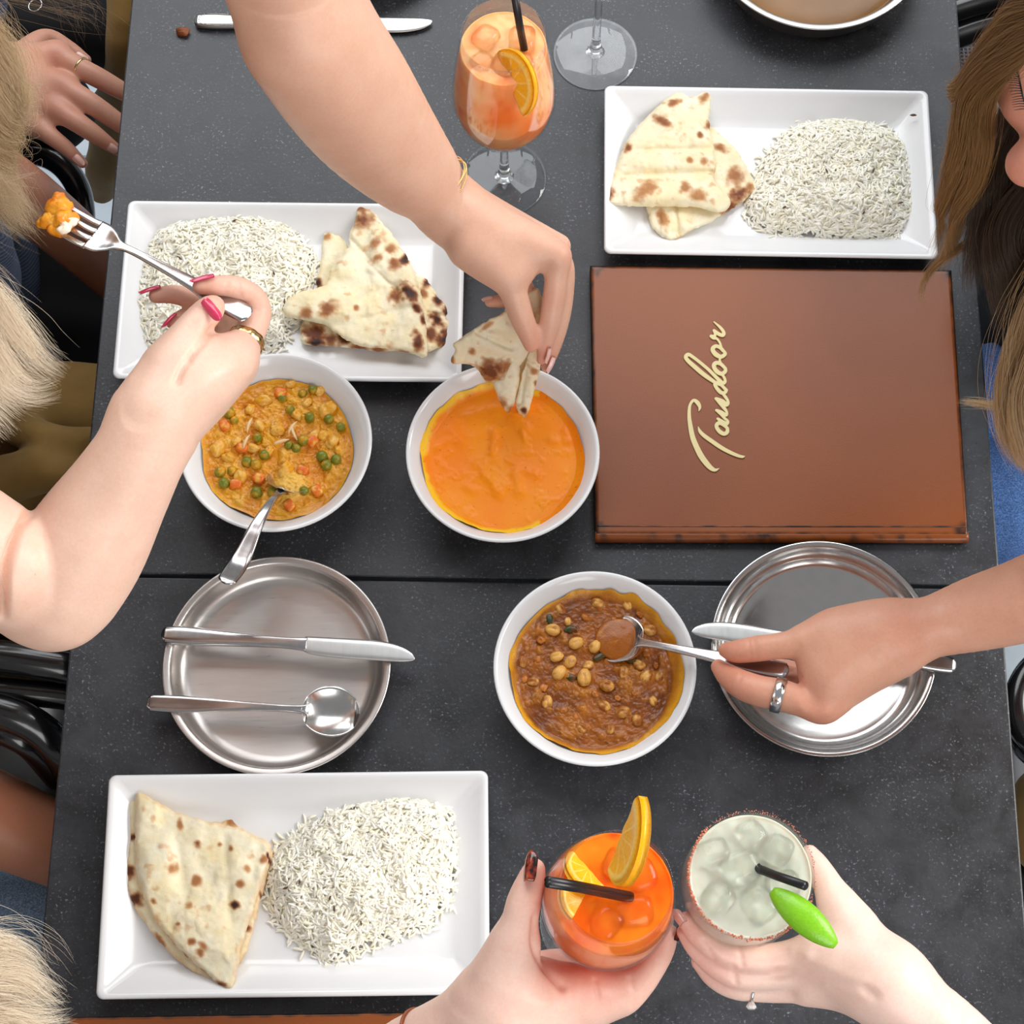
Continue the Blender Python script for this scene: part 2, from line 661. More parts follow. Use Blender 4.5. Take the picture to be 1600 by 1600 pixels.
steel_plate(432, 1037.5, 0.0915, M_STEEL, 'round steel plate with a knife and a soup spoon lying across it')
steel_plate(1287, 1010.5, 0.0905, M_STEEL_SHINY, 'shiny round steel plate under the hand with the silver ring', True)
dish = steel_plate(1277, -100, 0.101, M_STEEL, 'deep steel dish cut off by the far edge, beyond the plate with folded naan', False, 0.034)
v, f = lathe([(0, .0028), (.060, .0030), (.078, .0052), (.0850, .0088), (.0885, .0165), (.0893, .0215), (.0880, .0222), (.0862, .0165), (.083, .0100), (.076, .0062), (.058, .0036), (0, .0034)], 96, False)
gl = obj('brown_glaze', v + np.array(dish.location), f, simple('browned_sauce_film', srgb(128, 92, 54), 0.34, spec=.4, var=.12, scale=30), dish)  # added film, its brown stands in for a reflection inside the dish
steel_plate(556, -132, 0.0905, M_STEEL, 'steel plate mostly out of view behind the reaching forearm')


# ------------------------------------------------------------------ cutlery
def swept(stations, n=10, m=64, x0=0.0):
    """stations (x, half width, z, thickness, cup, y offset); cup lifts the edges above the middle"""
    sp_ = np.asarray(stations, float)
    per = max(5, m // len(sp_))
    dense = spline(sp_, 8 * m)
    xs_ = np.concatenate([np.linspace(a, b, per, endpoint=False) for a, b in zip(sp_[:-1, 0], sp_[1:, 0])] + [[sp_[-1, 0]]])
    st = np.stack([np.interp(xs_, dense[:, 0], dense[:, k]) for k in range(6)], -1)
    m = len(st)
    V, F = [], []
    ring = 2 * (n + 1)
    for x, hw, z, th, cup, yo in st:
        hw = max(hw, 1e-5)
        for k in range(n + 1):
            s = -1 + 2 * k / n
            e = math.sqrt(max(0.0, 1 - s ** 4))
            V.append((x, yo + s * hw, z + cup * s * s + th / 2 * (0.25 + 0.75 * e)))
        for k in range(n, -1, -1):
            s = -1 + 2 * k / n
            e = math.sqrt(max(0.0, 1 - s ** 4))
            V.append((x, yo + s * hw, z + cup * s * s - th / 2 * (0.25 + 0.75 * e)))
    for i in range(m - 1):
        for k in range(ring):
            k2 = (k + 1) % ring
            F.append((i * ring + k, (i + 1) * ring + k, (i + 1) * ring + k2, i * ring + k2))
    F.append(tuple(range(ring)))
    F.append(tuple((m - 1) * ring + k for k in range(ring))[::-1])
    return np.array(V), F


def knife(a, b, label, beads=False, roll=0.0, flip=1):
    """a handle end, b tip (world points)"""
    L = float(np.linalg.norm(np.asarray(b) - np.asarray(a)))
    m = frame(a, b, roll=roll)
    hs = [(0, .0008, 0, .002, 0, 0), (.0006, .0034, 0, .0035, 0, 0), (.002, .0055, 0, .005, 0, 0), (.005, .0070, 0, .0066, 0, 0), (.02 * L / .2, .0078, 0, .0075, 0, 0), (.25 * L, .0062, 0, .0065, 0, 0), (.46 * L, .0046, 0, .0052, 0, 0), (.555 * L, .0056, 0, .0040, 0, 0), (.575 * L, .0060, 0, .0026, 0, 0)]
    v, f = swept(hs, 10, 48)
    base = np.asarray(a, float)
    t = empty('table_knife', base, label, 'knife')
    obj('handle', xf(m, v), f, M_CUTLERY, t)
    bs = [(.565 * L, .0062, 0, .0024, 0, 0), (.60 * L, .0074, 0, .0022, 0, -.001 * flip), (.72 * L, .0083, 0, .002, 0, -.0014 * flip), (.86 * L, .0082, 0, .0018, 0, -.0014 * flip), (.94 * L, .0066, 0, .0016, 0, -.0028 * flip), (.985 * L, .0036, 0, .0014, 0, -.0046 * flip), (L, .0008, 0, .001, 0, -.006 * flip)]
    v, f = swept(bs, 8, 40)
    obj('blade', xf(m, v), f, M_BLADE, t)
    if beads:
        ring = []
        sv, sf = lathe([(0.00001, -.0007), (.0005, -.0005), (.0007, 0), (.0005, .0005), (.00001, .0007)], 6, False)
        path = [(x, s * (hw - .0016)) for s, xs in ((1, np.linspace(.40 * L, .012, 62)), (-1, np.linspace(.012, .40 * L, 62))) for x in xs for hw in [np.interp(x, [h[0] for h in hs], [h[1] for h in hs])]]
        for k in range(7):
            an = math.pi / 2 + math.pi * (k + .5) / 7
            path.append((.010 + .0055 * math.cos(an), .0055 * math.sin(an)))
        for x, y in path:
            ring.append((xf(m, sv + np.array([x, y, .0034])), sf))
        v, f = merge(ring)
        tag(obj('beaded_border', v, f, M_CUTLERY, t), kind='stuff')
    return t


def spoon(a, b, label, bowl_w=.0215, bowl_l=.27, depth=.0085, lift=.006, handle_w=.0068, roll=0.0, material=None):
    L = float(np.linalg.norm(np.asarray(b) - np.asarray(a)))
    m = frame(a, b, roll=roll)
    t = empty('soup_spoon', np.asarray(a, float), label, 'spoon')
    n0 = (1 - bowl_l) * L
    hs = [(0, handle_w * .12, 0, .0016, .0002, 0), (.0006, handle_w * .5, .0001, .002, .0003, 0), (.0022, handle_w * .78, .0002, .0025, .0004, 0), (.006, handle_w * .97, .0006, .0028, .0004, 0), (.03, handle_w, .0012, .003, .0004, 0), (.4 * L, handle_w * .66, lift * .8, .0032, .0002, 0), (n0 - .02, .0031, lift, .0034, 0, 0), (n0, .0036, lift * .75, .003, .0006, 0), (n0 + .006, .0062, lift * .5, .0022, .0012, 0)]
    v, f = swept(hs, 10, 60)
    obj('handle', xf(m, v), f, material or M_CUTLERY, t)
    bl = L - n0
    bs = []
    for k in range(15):
        q = k / 14
        wq = math.sqrt(max(0, 1 - (2 * q - 1) ** 2))
        bs.append((n0 + bl * q, bowl_w * wq, lift * .55 * (1 - q) ** 2 + lift * .45 - depth * wq * .95, .0012, depth * wq ** 2 * 1.0 + .0002, 0))
    v, f = swept(bs, 18, 60)
    obj('spoon_bowl', xf(m, v), f, M_STEEL_SHINY if material is None else material, t)
    return t


def fork(a, b, label, roll=0.0):
    L = float(np.linalg.norm(np.asarray(b) - np.asarray(a)))
    m = frame(a, b, roll=roll)
    t = empty('dinner_fork', np.asarray(a, float), label, 'fork')
    hs = [(0, .0010, 0, .0016, 0, 0), (.0007, .0042, 0, .0022, 0, 0), (.0024, .0064, 0, .0026, 0, 0), (.006, .0078, 0, .003, 0, 0), (.03, .0078, .001, .0032, 0, 0), (.30 * L, .0052, .004, .0034, 0, 0), (.56 * L, .0030, .006, .0036, 0, 0), (.66 * L, .0040, .004, .003, .0006, 0),
          (.71 * L, .0095, .002, .0022, .0012, 0), (.75 * L, .0128, .0005, .0019, .0014, 0), (.80 * L, .0134, 0, .0018, .0012, 0)]
    v, f = swept(hs, 12, 80)
    obj('handle', xf(m, v), f, M_CUTLERY, t)
    for k in range(4):
        y = (-1.5 + k) * .0073
        ts = [(.79 * L, .0026, .0006, .0018, 0, y), (.86 * L, .0024, -.0004, .0018, 0, y), (.95 * L, .0020, .0018, .0016, 0, y * .98), (L, .0010, .005, .001, 0, y * .96)]
        v, f = swept(ts, 6, 20)
        obj('tine', xf(m, v), f, M_CUTLERY, t)
    return t


knife(P(252, 991, .024), P(649, 1018, .024), 'table knife lying across the steel plate above the soup spoon', flip=1)
spoon(P(229, 1098, .022), P(563, 1116, .015), 'round soup spoon lying on the steel plate below the knife', .0208, .275)
knife(P(1494, 1041, .024), P(1082, 976, .024), 'table knife under the hand with the silver ring, across the shiny plate', flip=-1)
knife(P(304, 33, .004), P(675, 42, .004), 'table knife with a beaded handle passing under the reaching forearm', True, flip=-1)
spoon(P(352, 912, .086), P(464, 748, .007), 'serving spoon leaning in the pea curry bowl, its handle over the steel plate', .018, .28, .006, .020, .0078)
spoon(P(1232, 1050, .084), P(930, 992, .0222), 'spoon dipped in the chickpea curry and held by the hand with the silver ring', .0205, .26, .006, .004, .0070)
FORK_A, FORK_B = P(391, 494, .285), P(84, 336, .290)
fork(FORK_A, FORK_B, 'steel fork raised with a bite of orange curry on its tines', roll=0.15)
# ------------------------------------------------------------------ rice
def poly_sdf(x, y, poly):
    """signed distance, positive inside"""
    p = np.asarray(poly, float)
    d = np.full(x.shape, 1e9)
    s = np.ones(x.shape)
    n = len(p)
    for i in range(n):
        a, b = p[i], p[(i + 1) % n]
        ex, ey = b - a
        wx, wy = x - a[0], y - a[1]
        t = np.clip((wx * ex + wy * ey) / (ex * ex + ey * ey), 0, 1)
        d = np.minimum(d, (wx - ex * t) ** 2 + (wy - ey * t) ** 2)
        c1, c2, c3 = y >= a[1], y < b[1], ex * wy > ey * wx
        s = np.where((c1 & c2 & c3) | (~c1 & ~c2 & ~c3), -s, s)
    return -np.sqrt(d) * s


def smooth_poly(poly, n=4):
    p = np.asarray(poly, float)
    m = len(p)
    out = []
    for i in range(m):
        a, b, c, d = p[i - 1], p[i], p[(i + 1) % m], p[(i + 2) % m]
        for k in range(n):
            t = k / n
            out.append(0.5 * (2 * b + (c - a) * t + (2 * a - 5 * b + 4 * c - d) * t * t + (3 * b - a - 3 * c + d) * t ** 3))
    return out


M_RICE = attr_mat('steamed_rice', rough=0.45, grain=0.03, bumps=0.0, spec=0.35)
M_RICE_BED = simple('packed_rice', srgb(250, 248, 238), 0.6, var=0.04, scale=300, bumps=0.6)
M_CUMIN = simple('cumin_brown', srgb(92, 62, 34), 0.6, var=0.3, scale=900)


def grain_batch(pos, tangent, normal, length, width, bend, tone):
    """many bent tapered grains in one mesh"""
    n = len(pos)
    side = np.cross(normal, tangent)
    T = np.linspace(-1, 1, 6)
    rad = np.array([0.35, 0.88, 1.0, 1.0, 0.85, 0.3])
    K = 5
    V = np.zeros((n, 6, K, 3))
    for i, t in enumerate(T):
        cen = pos + tangent * (length * t / 2)[:, None] + side * (bend * (t * t - .4))[:, None] + normal * (bend * 0.25 * (t * t))[:, None]
        for k in range(K):
            a = 2 * math.pi * k / K
            V[:, i, k] = cen + (side * math.cos(a) + normal * math.sin(a)) * (width / 2 * rad[i])[:, None]
    idx = np.arange(n * 6 * K).reshape(n, 6, K)
    q = []
    for k in range(K):
        k2 = (k + 1) % K
        q.append(np.stack([idx[:, :-1, k], idx[:, :-1, k2], idx[:, 1:, k2], idx[:, 1:, k]], -1).reshape(-1, 4))
    caps = [np.stack([idx[:, 0, 0], idx[:, 0, 2], idx[:, 0, 1], idx[:, 0, 1]], -1)]
    return V.reshape(-1, 3), np.concatenate(q), np.repeat(tone, 6 * K, axis=0)


def rice_heap(poly_px, height, n, label, strays=30, zb=0.0052, seeds=8, seed=1, edge=0.017):
    rng = np.random.default_rng(seed)
    poly = [P(x, y, zb + height * .35)[:2] for x, y in smooth_poly(poly_px)]
    pa = np.array(poly)
    lo, hi = pa.min(0), pa.max(0)

    def H(x, y):
        d = poly_sdf(x, y, poly)
        q = np.stack([x, y, x * 0], -1)
        return np.where(d > 0, height * (1 - np.exp(-np.maximum(d, 0) / edge)) * (0.92 + 0.3 * fbm(q, 55, 2, seed)), 0.0), d
    # bed
    step = 0.003
    gx, gy = np.meshgrid(np.arange(lo[0], hi[0], step), np.arange(lo[1], hi[1], step), indexing='ij')
    h, d = H(gx, gy)
    ok = d > 0.002
    ids = -np.ones(gx.shape, int)
    ids[ok] = np.arange(ok.sum())
    V = np.stack([gx[ok], gy[ok], TOP + zb + np.maximum(h[ok] + 0.0001, 0.0003)], -1)
    quad = np.stack([ids[:-1, :-1], ids[1:, :-1], ids[1:, 1:], ids[:-1, 1:]], -1).reshape(-1, 4)
    quad = quad[(quad >= 0).all(1)]
    cen = pa.mean(0)
    t = empty('rice_mound', (cen[0], cen[1], TOP + zb), label, 'rice', 'mounds of white rice')
    obj('rice_bed', V, quad, M_RICE_BED, t)
    # grains
    xy = np.zeros((0, 2))
    while len(xy) < n:
        c = rng.uniform(lo - .012, hi + .012, (n * 2, 2))
        dd = poly_sdf(c[:, 0], c[:, 1], poly)
        keep = rng.random(len(c)) < np.clip(1 + dd / 0.010, 0, 1) ** 3
        xy = np.vstack([xy, c[keep]])
    xy = xy[:n]
    e = 0.0015
    h0, d0 = H(xy[:, 0], xy[:, 1])
    hx, _ = H(xy[:, 0] + e, xy[:, 1])
    hy, _ = H(xy[:, 0], xy[:, 1] + e)
    nor = np.stack([-(hx - h0) / e, -(hy - h0) / e, np.ones(n)], -1)
    nor += rng.normal(0, .16, nor.shape)
    nor /= np.linalg.norm(nor, axis=1)[:, None]
    ang = rng.uniform(0, 2 * math.pi, n)
    tan = np.stack([np.cos(ang), np.sin(ang), np.zeros(n)], -1)
    tan -= nor * (tan * nor).sum(1)[:, None]
    up = np.where(rng.random(n) < .10, rng.uniform(.2, .6, n), rng.normal(0, .08, n))
    tan = tan + np.array([0, 0, 1.0]) * (up * (d0 > .004))[:, None]
    tan /= np.linalg.norm(tan, axis=1)[:, None]
    nor -= tan * (nor * tan).sum(1)[:, None]
    nor /= np.linalg.norm(nor, axis=1)[:, None]
    wall = np.zeros(n)
    pos = np.stack([xy[:, 0], xy[:, 1], TOP + zb + 0.001 + np.maximum(h0, 0) + rng.uniform(-.0004, .0017, n) * (d0 > 0)], -1)
    white = np.array(srgb(254, 252, 243))
    warm = np.array(srgb(246, 241, 216))
    mixv = rng.random(n)[:, None] ** 1.7
    tone = white * (1 - mixv) + warm * mixv
    Vg, Fg, Tg = grain_batch(pos, tan, nor, rng.uniform(.0062, .0104, n), rng.uniform(.0020, .0027, n), rng.normal(0, .0009, n), tone)
    g = obj('rice_grains', Vg, Fg, M_RICE, t)
    attr_color(g, 'tone', Tg)
    tag(g, kind='stuff')
    sv, sf = tube([(-.0026, 0, 0), (-.0013, 0, .0001), (0, 0, .0002), (.0013, 0, .0001), (.0026, 0, 0)], [.0002, .0007, .0009, .0007, .0002], 6)
    me = mesh_from('cumin_seed', sv, sf)
    me.materials.append(M_CUMIN)
    for k in range(seeds):
        i = int(rng.integers(0, n))
        for _ in range(200):
            if d0[i] > .012:
                break
            i = int(rng.integers(0, n))
        o = bpy.data.objects.new('cumin_seed', me)
        COL.objects.link(o)
        o.parent = t
        o.matrix_parent_inverse = Matrix.Translation(-Vector(t.location))
        o.location = pos[i] + np.array([0, 0, .0016])
        o.rotation_euler = (0, 0, rng.uniform(0, 6.28))
    return t


rice_heap([(232, 372), (290, 336), (400, 326), (455, 350), (488, 400), (480, 468), (452, 510), (430, 540), (330, 556), (255, 548), (218, 520), (208, 450)], .020, 2800,
          'white rice mound beside the charred naan, partly under the hand with the fork', seed=3)
rice_heap([(1262, 190), (1330, 182), (1400, 205), (1425, 250), (1428, 325), (1395, 362), (1300, 366), (1205, 356), (1168, 330), (1178, 285), (1205, 228)], .022, 2800,
          'white rice mound beside the folded naan, beyond the brown menu', seed=4)
rice_heap([(560, 1252), (640, 1242), (698, 1262), (714, 1330), (704, 1400), (655, 1448), (560, 1478), (515, 1500), (445, 1450), (416, 1390), (428, 1332), (486, 1284)], .023, 3100,
          'white rice mound beside the pale naan on the near table', seed=5)


# ------------------------------------------------------------------ naan
NAAN_BASE = np.array(srgb(244, 228, 184))
NAAN_PALE = np.array(srgb(244, 236, 208))
NAAN_GOLD = np.array(srgb(206, 140, 66))
NAAN_BROWN = np.array(srgb(132, 68, 28))
NAAN_BLACK = np.array(srgb(34, 24, 22))
M_NAAN = attr_mat('baked_naan', rough=0.55, sss=0.2, sss_scale=0.002, grain=0.10, gscale=260, bumps=0.55, bscale=330, spec=0.35)


def naan_layer(name, poly_px, zf, half, chars, bubbles=(), creases=(), parent=None, voxel=.0011, seed=1, wav=.0012, edge_brown=0.0, pale=0.0):
    """one sheet of bread: outline in the photograph, height of its middle zf(px, py), half thickness"""
    poly = smooth_poly(poly_px, 3)
    pa = np.array(poly)
    zz = [float(zf(np.array(x), np.array(y))) for x, y in poly_px]
    W3 = np.array([P(x, y, z) for (x, y), z in zip(poly_px, zz)])
    lo, hi = W3.min(0) - .008, W3.max(0) + .008
    lo[2] -= .004
    hi[2] += .008
    n = np.ceil((hi - lo) / voxel).astype(int)
    ax = [lo[i] + voxel * np.arange(n[i]) for i in range(3)]
    X, Y, Z = np.meshgrid(*ax, indexing='ij')
    pts = np.stack([X, Y, Z], -1)
    q = pix(pts.reshape(-1, 3)).reshape(pts.shape[:3] + (2,))
    m = mpp(pa[:, 0].mean(), pa[:, 1].mean(), float(np.mean(zz)))
    d2 = poly_sdf(q[..., 0], q[..., 1], poly) * m
    P2 = np.stack([X, Y, X * 0], -1)[:, :, 0]
    rough_edge = fbm(P2.reshape(-1, 3), 300, 2, seed + 9).reshape(P2.shape[:2])[..., None] * .0011
    d2 = d2 + rough_edge
    mid = TOP + zf(q[..., 0], q[..., 1]) + (fbm(P2.reshape(-1, 3), 48, 2, seed).reshape(P2.shape[:2]) * wav)[..., None]
    lump = np.zeros(X.shape)
    for bx, by, rx, ry, amp in bubbles:
        lump += amp * np.exp(-((q[..., 0] - bx) / rx) ** 4 - ((q[..., 1] - by) / ry) ** 4)
    for x0, y0, x1, y1, wd, amp in creases:
        ex, ey = x1 - x0, y1 - y0
        t = np.clip(((q[..., 0] - x0) * ex + (q[..., 1] - y0) * ey) / (ex * ex + ey * ey), 0, 1)
        dd = np.hypot(q[..., 0] - x0 - ex * t, q[..., 1] - y0 - ey * t)
        lump += amp * np.exp(-(dd / wd) ** 2)
    lump += (np.maximum(fbm(P2.reshape(-1, 3), 95, 3, seed + 3), 0).reshape(P2.shape[:2]) * .0022)[..., None]
    r = np.minimum(half * 1.3, .004)
    prof = np.sqrt(np.clip(1 - (1 - np.clip(d2 / r, 0, 1)) ** 2, 0, 1))
    up = (half + lump) * prof
    dn = half * prof
    v = Z - mid
    d = np.where(v > 0, v - up, -v - dn)
    d = np.where(d2 < 0, np.maximum(-d2, np.abs(v) * .5 - d2), d)
    V, F = vdb_mesh(d.astype(np.float32), voxel, lo)
    o = obj(name, V, F, M_NAAN, parent)
    qv = pix(V)
    f1 = fbm(V, 70, 3, seed + 20)[:, None]
    col = NAAN_BASE * (1 - np.clip(.5 + f1 + pale, 0, 1)) + NAAN_PALE * np.clip(.5 + f1 + pale, 0, 1)
    gold = np.clip(fbm(V, 130, 3, seed + 31) * 1.8 - .55, 0, .55)
    dark = np.zeros(len(V))
    wob = fbm(V, 210, 3, seed + 40)
    for c in chars:
        cx, cy, rr, amt = c[:4]
        asp, ang = (c[4], math.radians(c[5])) if len(c) > 4 else (1.0, 0)
        dx, dy = qv[:, 0] - cx, qv[:, 1] - cy
        u, w = dx * math.cos(ang) + dy * math.sin(ang), (-dx * math.sin(ang) + dy * math.cos(ang)) * asp
        dd = np.hypot(u, w) / rr + wob * .75
        dark = np.maximum(dark, amt * np.clip(1.45 - dd, 0, 1))
        gold = np.maximum(gold, np.clip(1.75 - dd, 0, 1) * .85)
    if edge_brown:
        ed = poly_sdf(qv[:, 0], qv[:, 1], poly)
        gold = np.maximum(gold, edge_brown * np.clip(1 - ed / 7 + wob * .8, 0, 1))
    g = np.clip(gold, 0, 1)[:, None]
    col = col * (1 - g) + NAAN_GOLD * g
    b1 = np.clip(dark * 1.6, 0, 1)[:, None]
    col = col * (1 - b1) + NAAN_BROWN * b1
    b2 = np.clip(dark * 2.2 - 1.25, 0, 1)[:, None]
    col = col * (1 - b2) + NAAN_BLACK * b2
    attr_color(o, 'tone', col)
    return o


def flat(z, gx=0.0, gy=0.0, cx=0, cy=0):
    return lambda x, y: z + gx * (x - cx) + gy * (y - cy)


# beyond the menu: a folded sheet over a second one
t = empty('naan_bread', P(1060, 260, .006), 'folded pale naan lying on a second piece, on the plate beyond the menu', 'bread', 'pieces of naan')
naan_layer('bread_sheet', [(1044, 152), (1062, 141), (1079, 151), (1108, 138), (1110, 165), (1108, 192), (1114, 220), (1118, 262), (1116, 282), (1141, 311), (1128, 332), (1083, 323), (1020, 323), (949, 319), (948, 303), (962, 262), (974, 232), (992, 203), (1018, 176)],
           flat(.0165), .0036, [(1036, 190, 13, .55, 2.6, 25), (1054, 160, 8, .5, 1.6, -20), (981, 232, 7, .6, 1.6, 110), (951, 302, 9, .75), (1008, 298, 17, .32, 2.0, -40), (1070, 293, 7, .35), (1090, 303, 12, .3, 1.5, 20), (1100, 153, 9, .4, 1.8, -40), (1107, 197, 6, .45), (1094, 211, 4, .55), (1078, 250, 4, .3), (1100, 252, 5, .3)],
           [(1062, 185, 34, 24, .003), (1050, 300, 70, 16, .0042), (1040, 250, 60, 14, .003), (1035, 218, 50, 12, .0026), (1095, 230, 14, 18, .002)],
           [(975, 274, 1118, 268, 4, -.0024), (985, 236, 1110, 232, 4, -.0016), (1112, 270, 1136, 305, 4, -.002)], t, seed=11)
t = empty('naan_bread', P(1120, 300, .006), 'naan piece with a dark browned corner, tucked under the folded sheet', 'bread', 'pieces of naan')
naan_layer('bread_sheet', [(1104, 200), (1130, 214), (1154, 240), (1179, 287), (1170, 307), (1138, 330), (1112, 346), (1081, 360), (1062, 372), (1041, 376), (1020, 356), (1013, 335), (1014, 312), (1060, 260)], flat(.0085), .0032,
           [(1126, 231, 9, .45, 1.8, 20), (1148, 276, 12, .42), (1153, 304, 15, .72, 1.5, -30), (1137, 322, 12, .6), (1036, 340, 10, .3, 1.6, 60), (1172, 292, 6, .4)], [(1060, 345, 14, 16, .003), (1040, 350, 8, 18, .003)], [(1055, 322, 1060, 368, 3, -.0028)], t, seed=12)

# under the fork hand: charred triangle, folded
t = empty('naan_bread', P(570, 450, .006), 'charred folded naan triangle in the middle of the plate with the fork hand', 'bread', 'pieces of naan')
naan_layer('bread_sheet', [(560, 320), (577, 326), (607, 360), (634, 399), (650, 432), (660, 470), (665, 510), (667, 557), (640, 552), (600, 545), (560, 540), (525, 520), (505, 507), (470, 500), (446, 492), (444, 478), (460, 460), (507, 446), (519, 415), (544, 387), (545, 368), (555, 346)],
           flat(.0175), .0038, [(569, 345, 14, .62, 1.3, -15), (566, 326, 6, .6), (586, 382, 9, .38, 1.6, -50), (611, 388, 7, .42), (590, 403, 9, .38, 1.8, -30), (632, 406, 10, .95, 1.5, -35), (615, 412, 8, .55), (641, 458, 15, .95, 1.9, 55), (650, 482, 9, .9, 1.6, 60), (620, 463, 10, .6), (513, 482, 13, .55, 1.4, -25), (477, 488, 8, .42), (556, 481, 4, .4), (653, 533, 13, .8, 2.0, 75), (660, 500, 8, .85, 2.0, 80), (588, 546, 5, .3), (630, 550, 8, .5, 3, 15)],
           [(510, 478, 42, 24, .005), (645, 455, 20, 38, .0055), (600, 395, 22, 44, .003), (540, 415, 16, 20, .0035), (640, 520, 22, 28, .003)], [(545, 372, 620, 455, 5, -.0026), (560, 470, 600, 450, 6, -.002), (552, 385, 610, 440, 3, .0015), (565, 500, 640, 480, 6, -.002)], t, seed=13)
t = empty('naan_bread', P(515, 470, .006), 'dark-bottomed naan piece showing under the charred triangle', 'bread', 'pieces of naan')
naan_layer('bread_sheet', [(507, 366), (534, 371), (548, 400), (545, 450), (600, 500), (618, 547), (560, 545), (520, 541), (474, 537), (470, 520), (473, 500), (500, 470), (494, 441), (502, 405)], flat(.0095), .0034,
           [(493, 520, 17, .75, 1.5, 15), (494, 534, 13, 1.0, 2, 5), (538, 528, 10, .85), (517, 531, 8, .7), (498, 441, 6, .9), (560, 543, 14, .6, 3, 5), (590, 546, 12, .5, 3, 5), (512, 369, 5, .3)], [], [], t, seed=14)
t = empty('naan_bread', P(680, 490, .006), 'blackened narrow naan piece at the rim side of the charred triangle', 'bread', 'pieces of naan')
naan_layer('bread_sheet', [(640, 425), (655, 432), (667, 437), (684, 464), (704, 488), (712, 526), (706, 541), (684, 544), (664, 547), (640, 500)], flat(.0105), .0034,
           [(666, 443, 7, .9), (684, 470, 8, .95, 1.4, 60), (699, 489, 10, 1.0, 1.6, 60), (682, 500, 10, .95, 1.3, 50), (695, 529, 12, 1.0, 1.2, -30), (672, 522, 9, .7), (709, 520, 5, .9), (660, 458, 6, .5)], [(685, 480, 12, 16, .003)], [(668, 488, 706, 496, 3, -.002)], t, seed=15)

# near plate: pale quarter folded over itself
t = empty('naan_bread', P(310, 1390, .006), 'pale naan quarter folded over another, on the near plate', 'bread', 'pieces of naan')
naan_layer('bread_sheet', [(214, 1238), (237, 1248), (274, 1269), (311, 1279), (349, 1290), (371, 1293), (395, 1304), (421, 1317), (420, 1335), (410, 1378), (394, 1428), (377, 1481), (364, 1543), (344, 1539), (311, 1511), (283, 1486), (241, 1436), (222, 1394), (212, 1353), (211, 1304), (211, 1260)],
           flat(.0170), .0038, [(281, 1289, 7, .38, 1.8, 80), (309, 1318, 5, .6), (268, 1357, 7, .4), (307, 1376, 6, .4), (361, 1326, 4, .5), (375, 1381, 5, .42), (367, 1415, 6, .98), (386, 1357, 5, .22), (413, 1343, 5, .42), (299, 1471, 5, .5), (318, 1478, 7, .38, 1.5, 50), (312, 1488, 6, .4), (239, 1407, 4, .5), (278, 1444, 3, .5), (346, 1538, 8, .7, 2, 10), (266, 1471, 9, .5, 3, 50), (290, 1496, 10, .55, 3, 45), (318, 1520, 8, .5, 3, 45), (419, 1338, 5, .95, 2.5, 75), (343, 1320, 3, .4), (295, 1415, 5, .2)],
           [(246, 1352, 26, 44, .0055), (318, 1460, 42, 38, .004), (232, 1270, 18, 22, .0028), (370, 1350, 20, 40, .002)], [(275, 1310, 290, 1400, 9, -.0014), (352, 1310, 360, 1440, 7, -.0014), (305, 1330, 350, 1420, 11, -.0009)], t, seed=16, edge_brown=.35)
t = empty('naan_bread', P(300, 1400, .006), 'lower naan quarter with browned rim, mostly hidden by the pale quarter', 'bread', 'pieces of naan')
naan_layer('bread_sheet', [(204, 1245), (240, 1262), (330, 1285), (361, 1280), (372, 1290), (423, 1326), (420, 1361), (404, 1419), (384, 1490), (345, 1542), (311, 1524), (266, 1490), (225, 1441), (203, 1400), (197, 1357), (200, 1304), (197, 1255)], flat(.0092), .0034,
           [(203, 1361, 9, .75, 1.4, 80), (213, 1404, 10, .85, 1.4, 60), (207, 1307, 5, .75), (362, 1284, 8, .45), (421, 1345, 7, 1.0, 2, 80), (408, 1400, 8, .7, 3, 75), (388, 1450, 5, .6), (250, 1470, 12, .4, 3, 50)], [], [], t, seed=17, edge_brown=.5)

# held in the reaching hand: torn piece dipping into the orange curry
HZ = lambda x, y: np.interp(y, [450, 490, 540, 600, 655], [.128, .112, .088, .056, .0335])
t = empty('naan_bread', P(790, 560, .07), 'torn naan piece held between fingers and dipping into the orange curry', 'bread', 'pieces of naan')
naan_layer('bread_sheet', [(829, 452), (845, 458), (850, 520), (843, 560), (836, 608), (826, 641), (818, 653), (808, 640), (806, 600), (812, 560), (800, 520), (788, 484)], lambda x, y: HZ(x, y) - .006 + .00012 * (x - 820), .0030,
           [(819, 641, 7, .8, 1.6, 80), (838, 590, 5, .4, 2, 80), (842, 570, 4, .35)], [], [(820, 560, 812, 620, 4, -.002)], t, seed=18, wav=.002)
naan_layer('torn_flap', [(797, 484), (775, 494), (753, 506), (722, 527), (708, 538), (711, 548), (704, 563), (712, 569), (742, 572), (757, 594), (775, 597), (800, 588), (817, 565), (832, 545), (836, 520), (820, 490)], lambda x, y: HZ(x, y) + .003 + .00006 * (780 - x), .0032,
           [(768, 582, 17, .7, 1.3, 20), (780, 577, 12, .62), (762, 570, 10, .5), (790, 572, 8, .4), (705, 563, 5, .3), (737, 550, 5, .35), (760, 510, 9, .25, 3, -35)], [(765, 532, 26, 14, .004), (785, 555, 22, 12, .004), (772, 580, 18, 13, .0035)], [(745, 520, 800, 545, 4, -.003), (757, 555, 800, 560, 5, -.0028)], t, seed=19, wav=.0022, pale=.2)
naan_layer('dipped_strip', [(800, 560), (813, 575), (808, 612), (802, 634), (794, 646), (786, 636), (779, 622), (770, 598), (786, 588)], lambda x, y: HZ(x, y) + .001, .0028, [(783, 632, 8, .3), (797, 640, 6, .35)], [(795, 600, 12, 22, .0025)], [], t, seed=20, wav=.002, pale=.3)
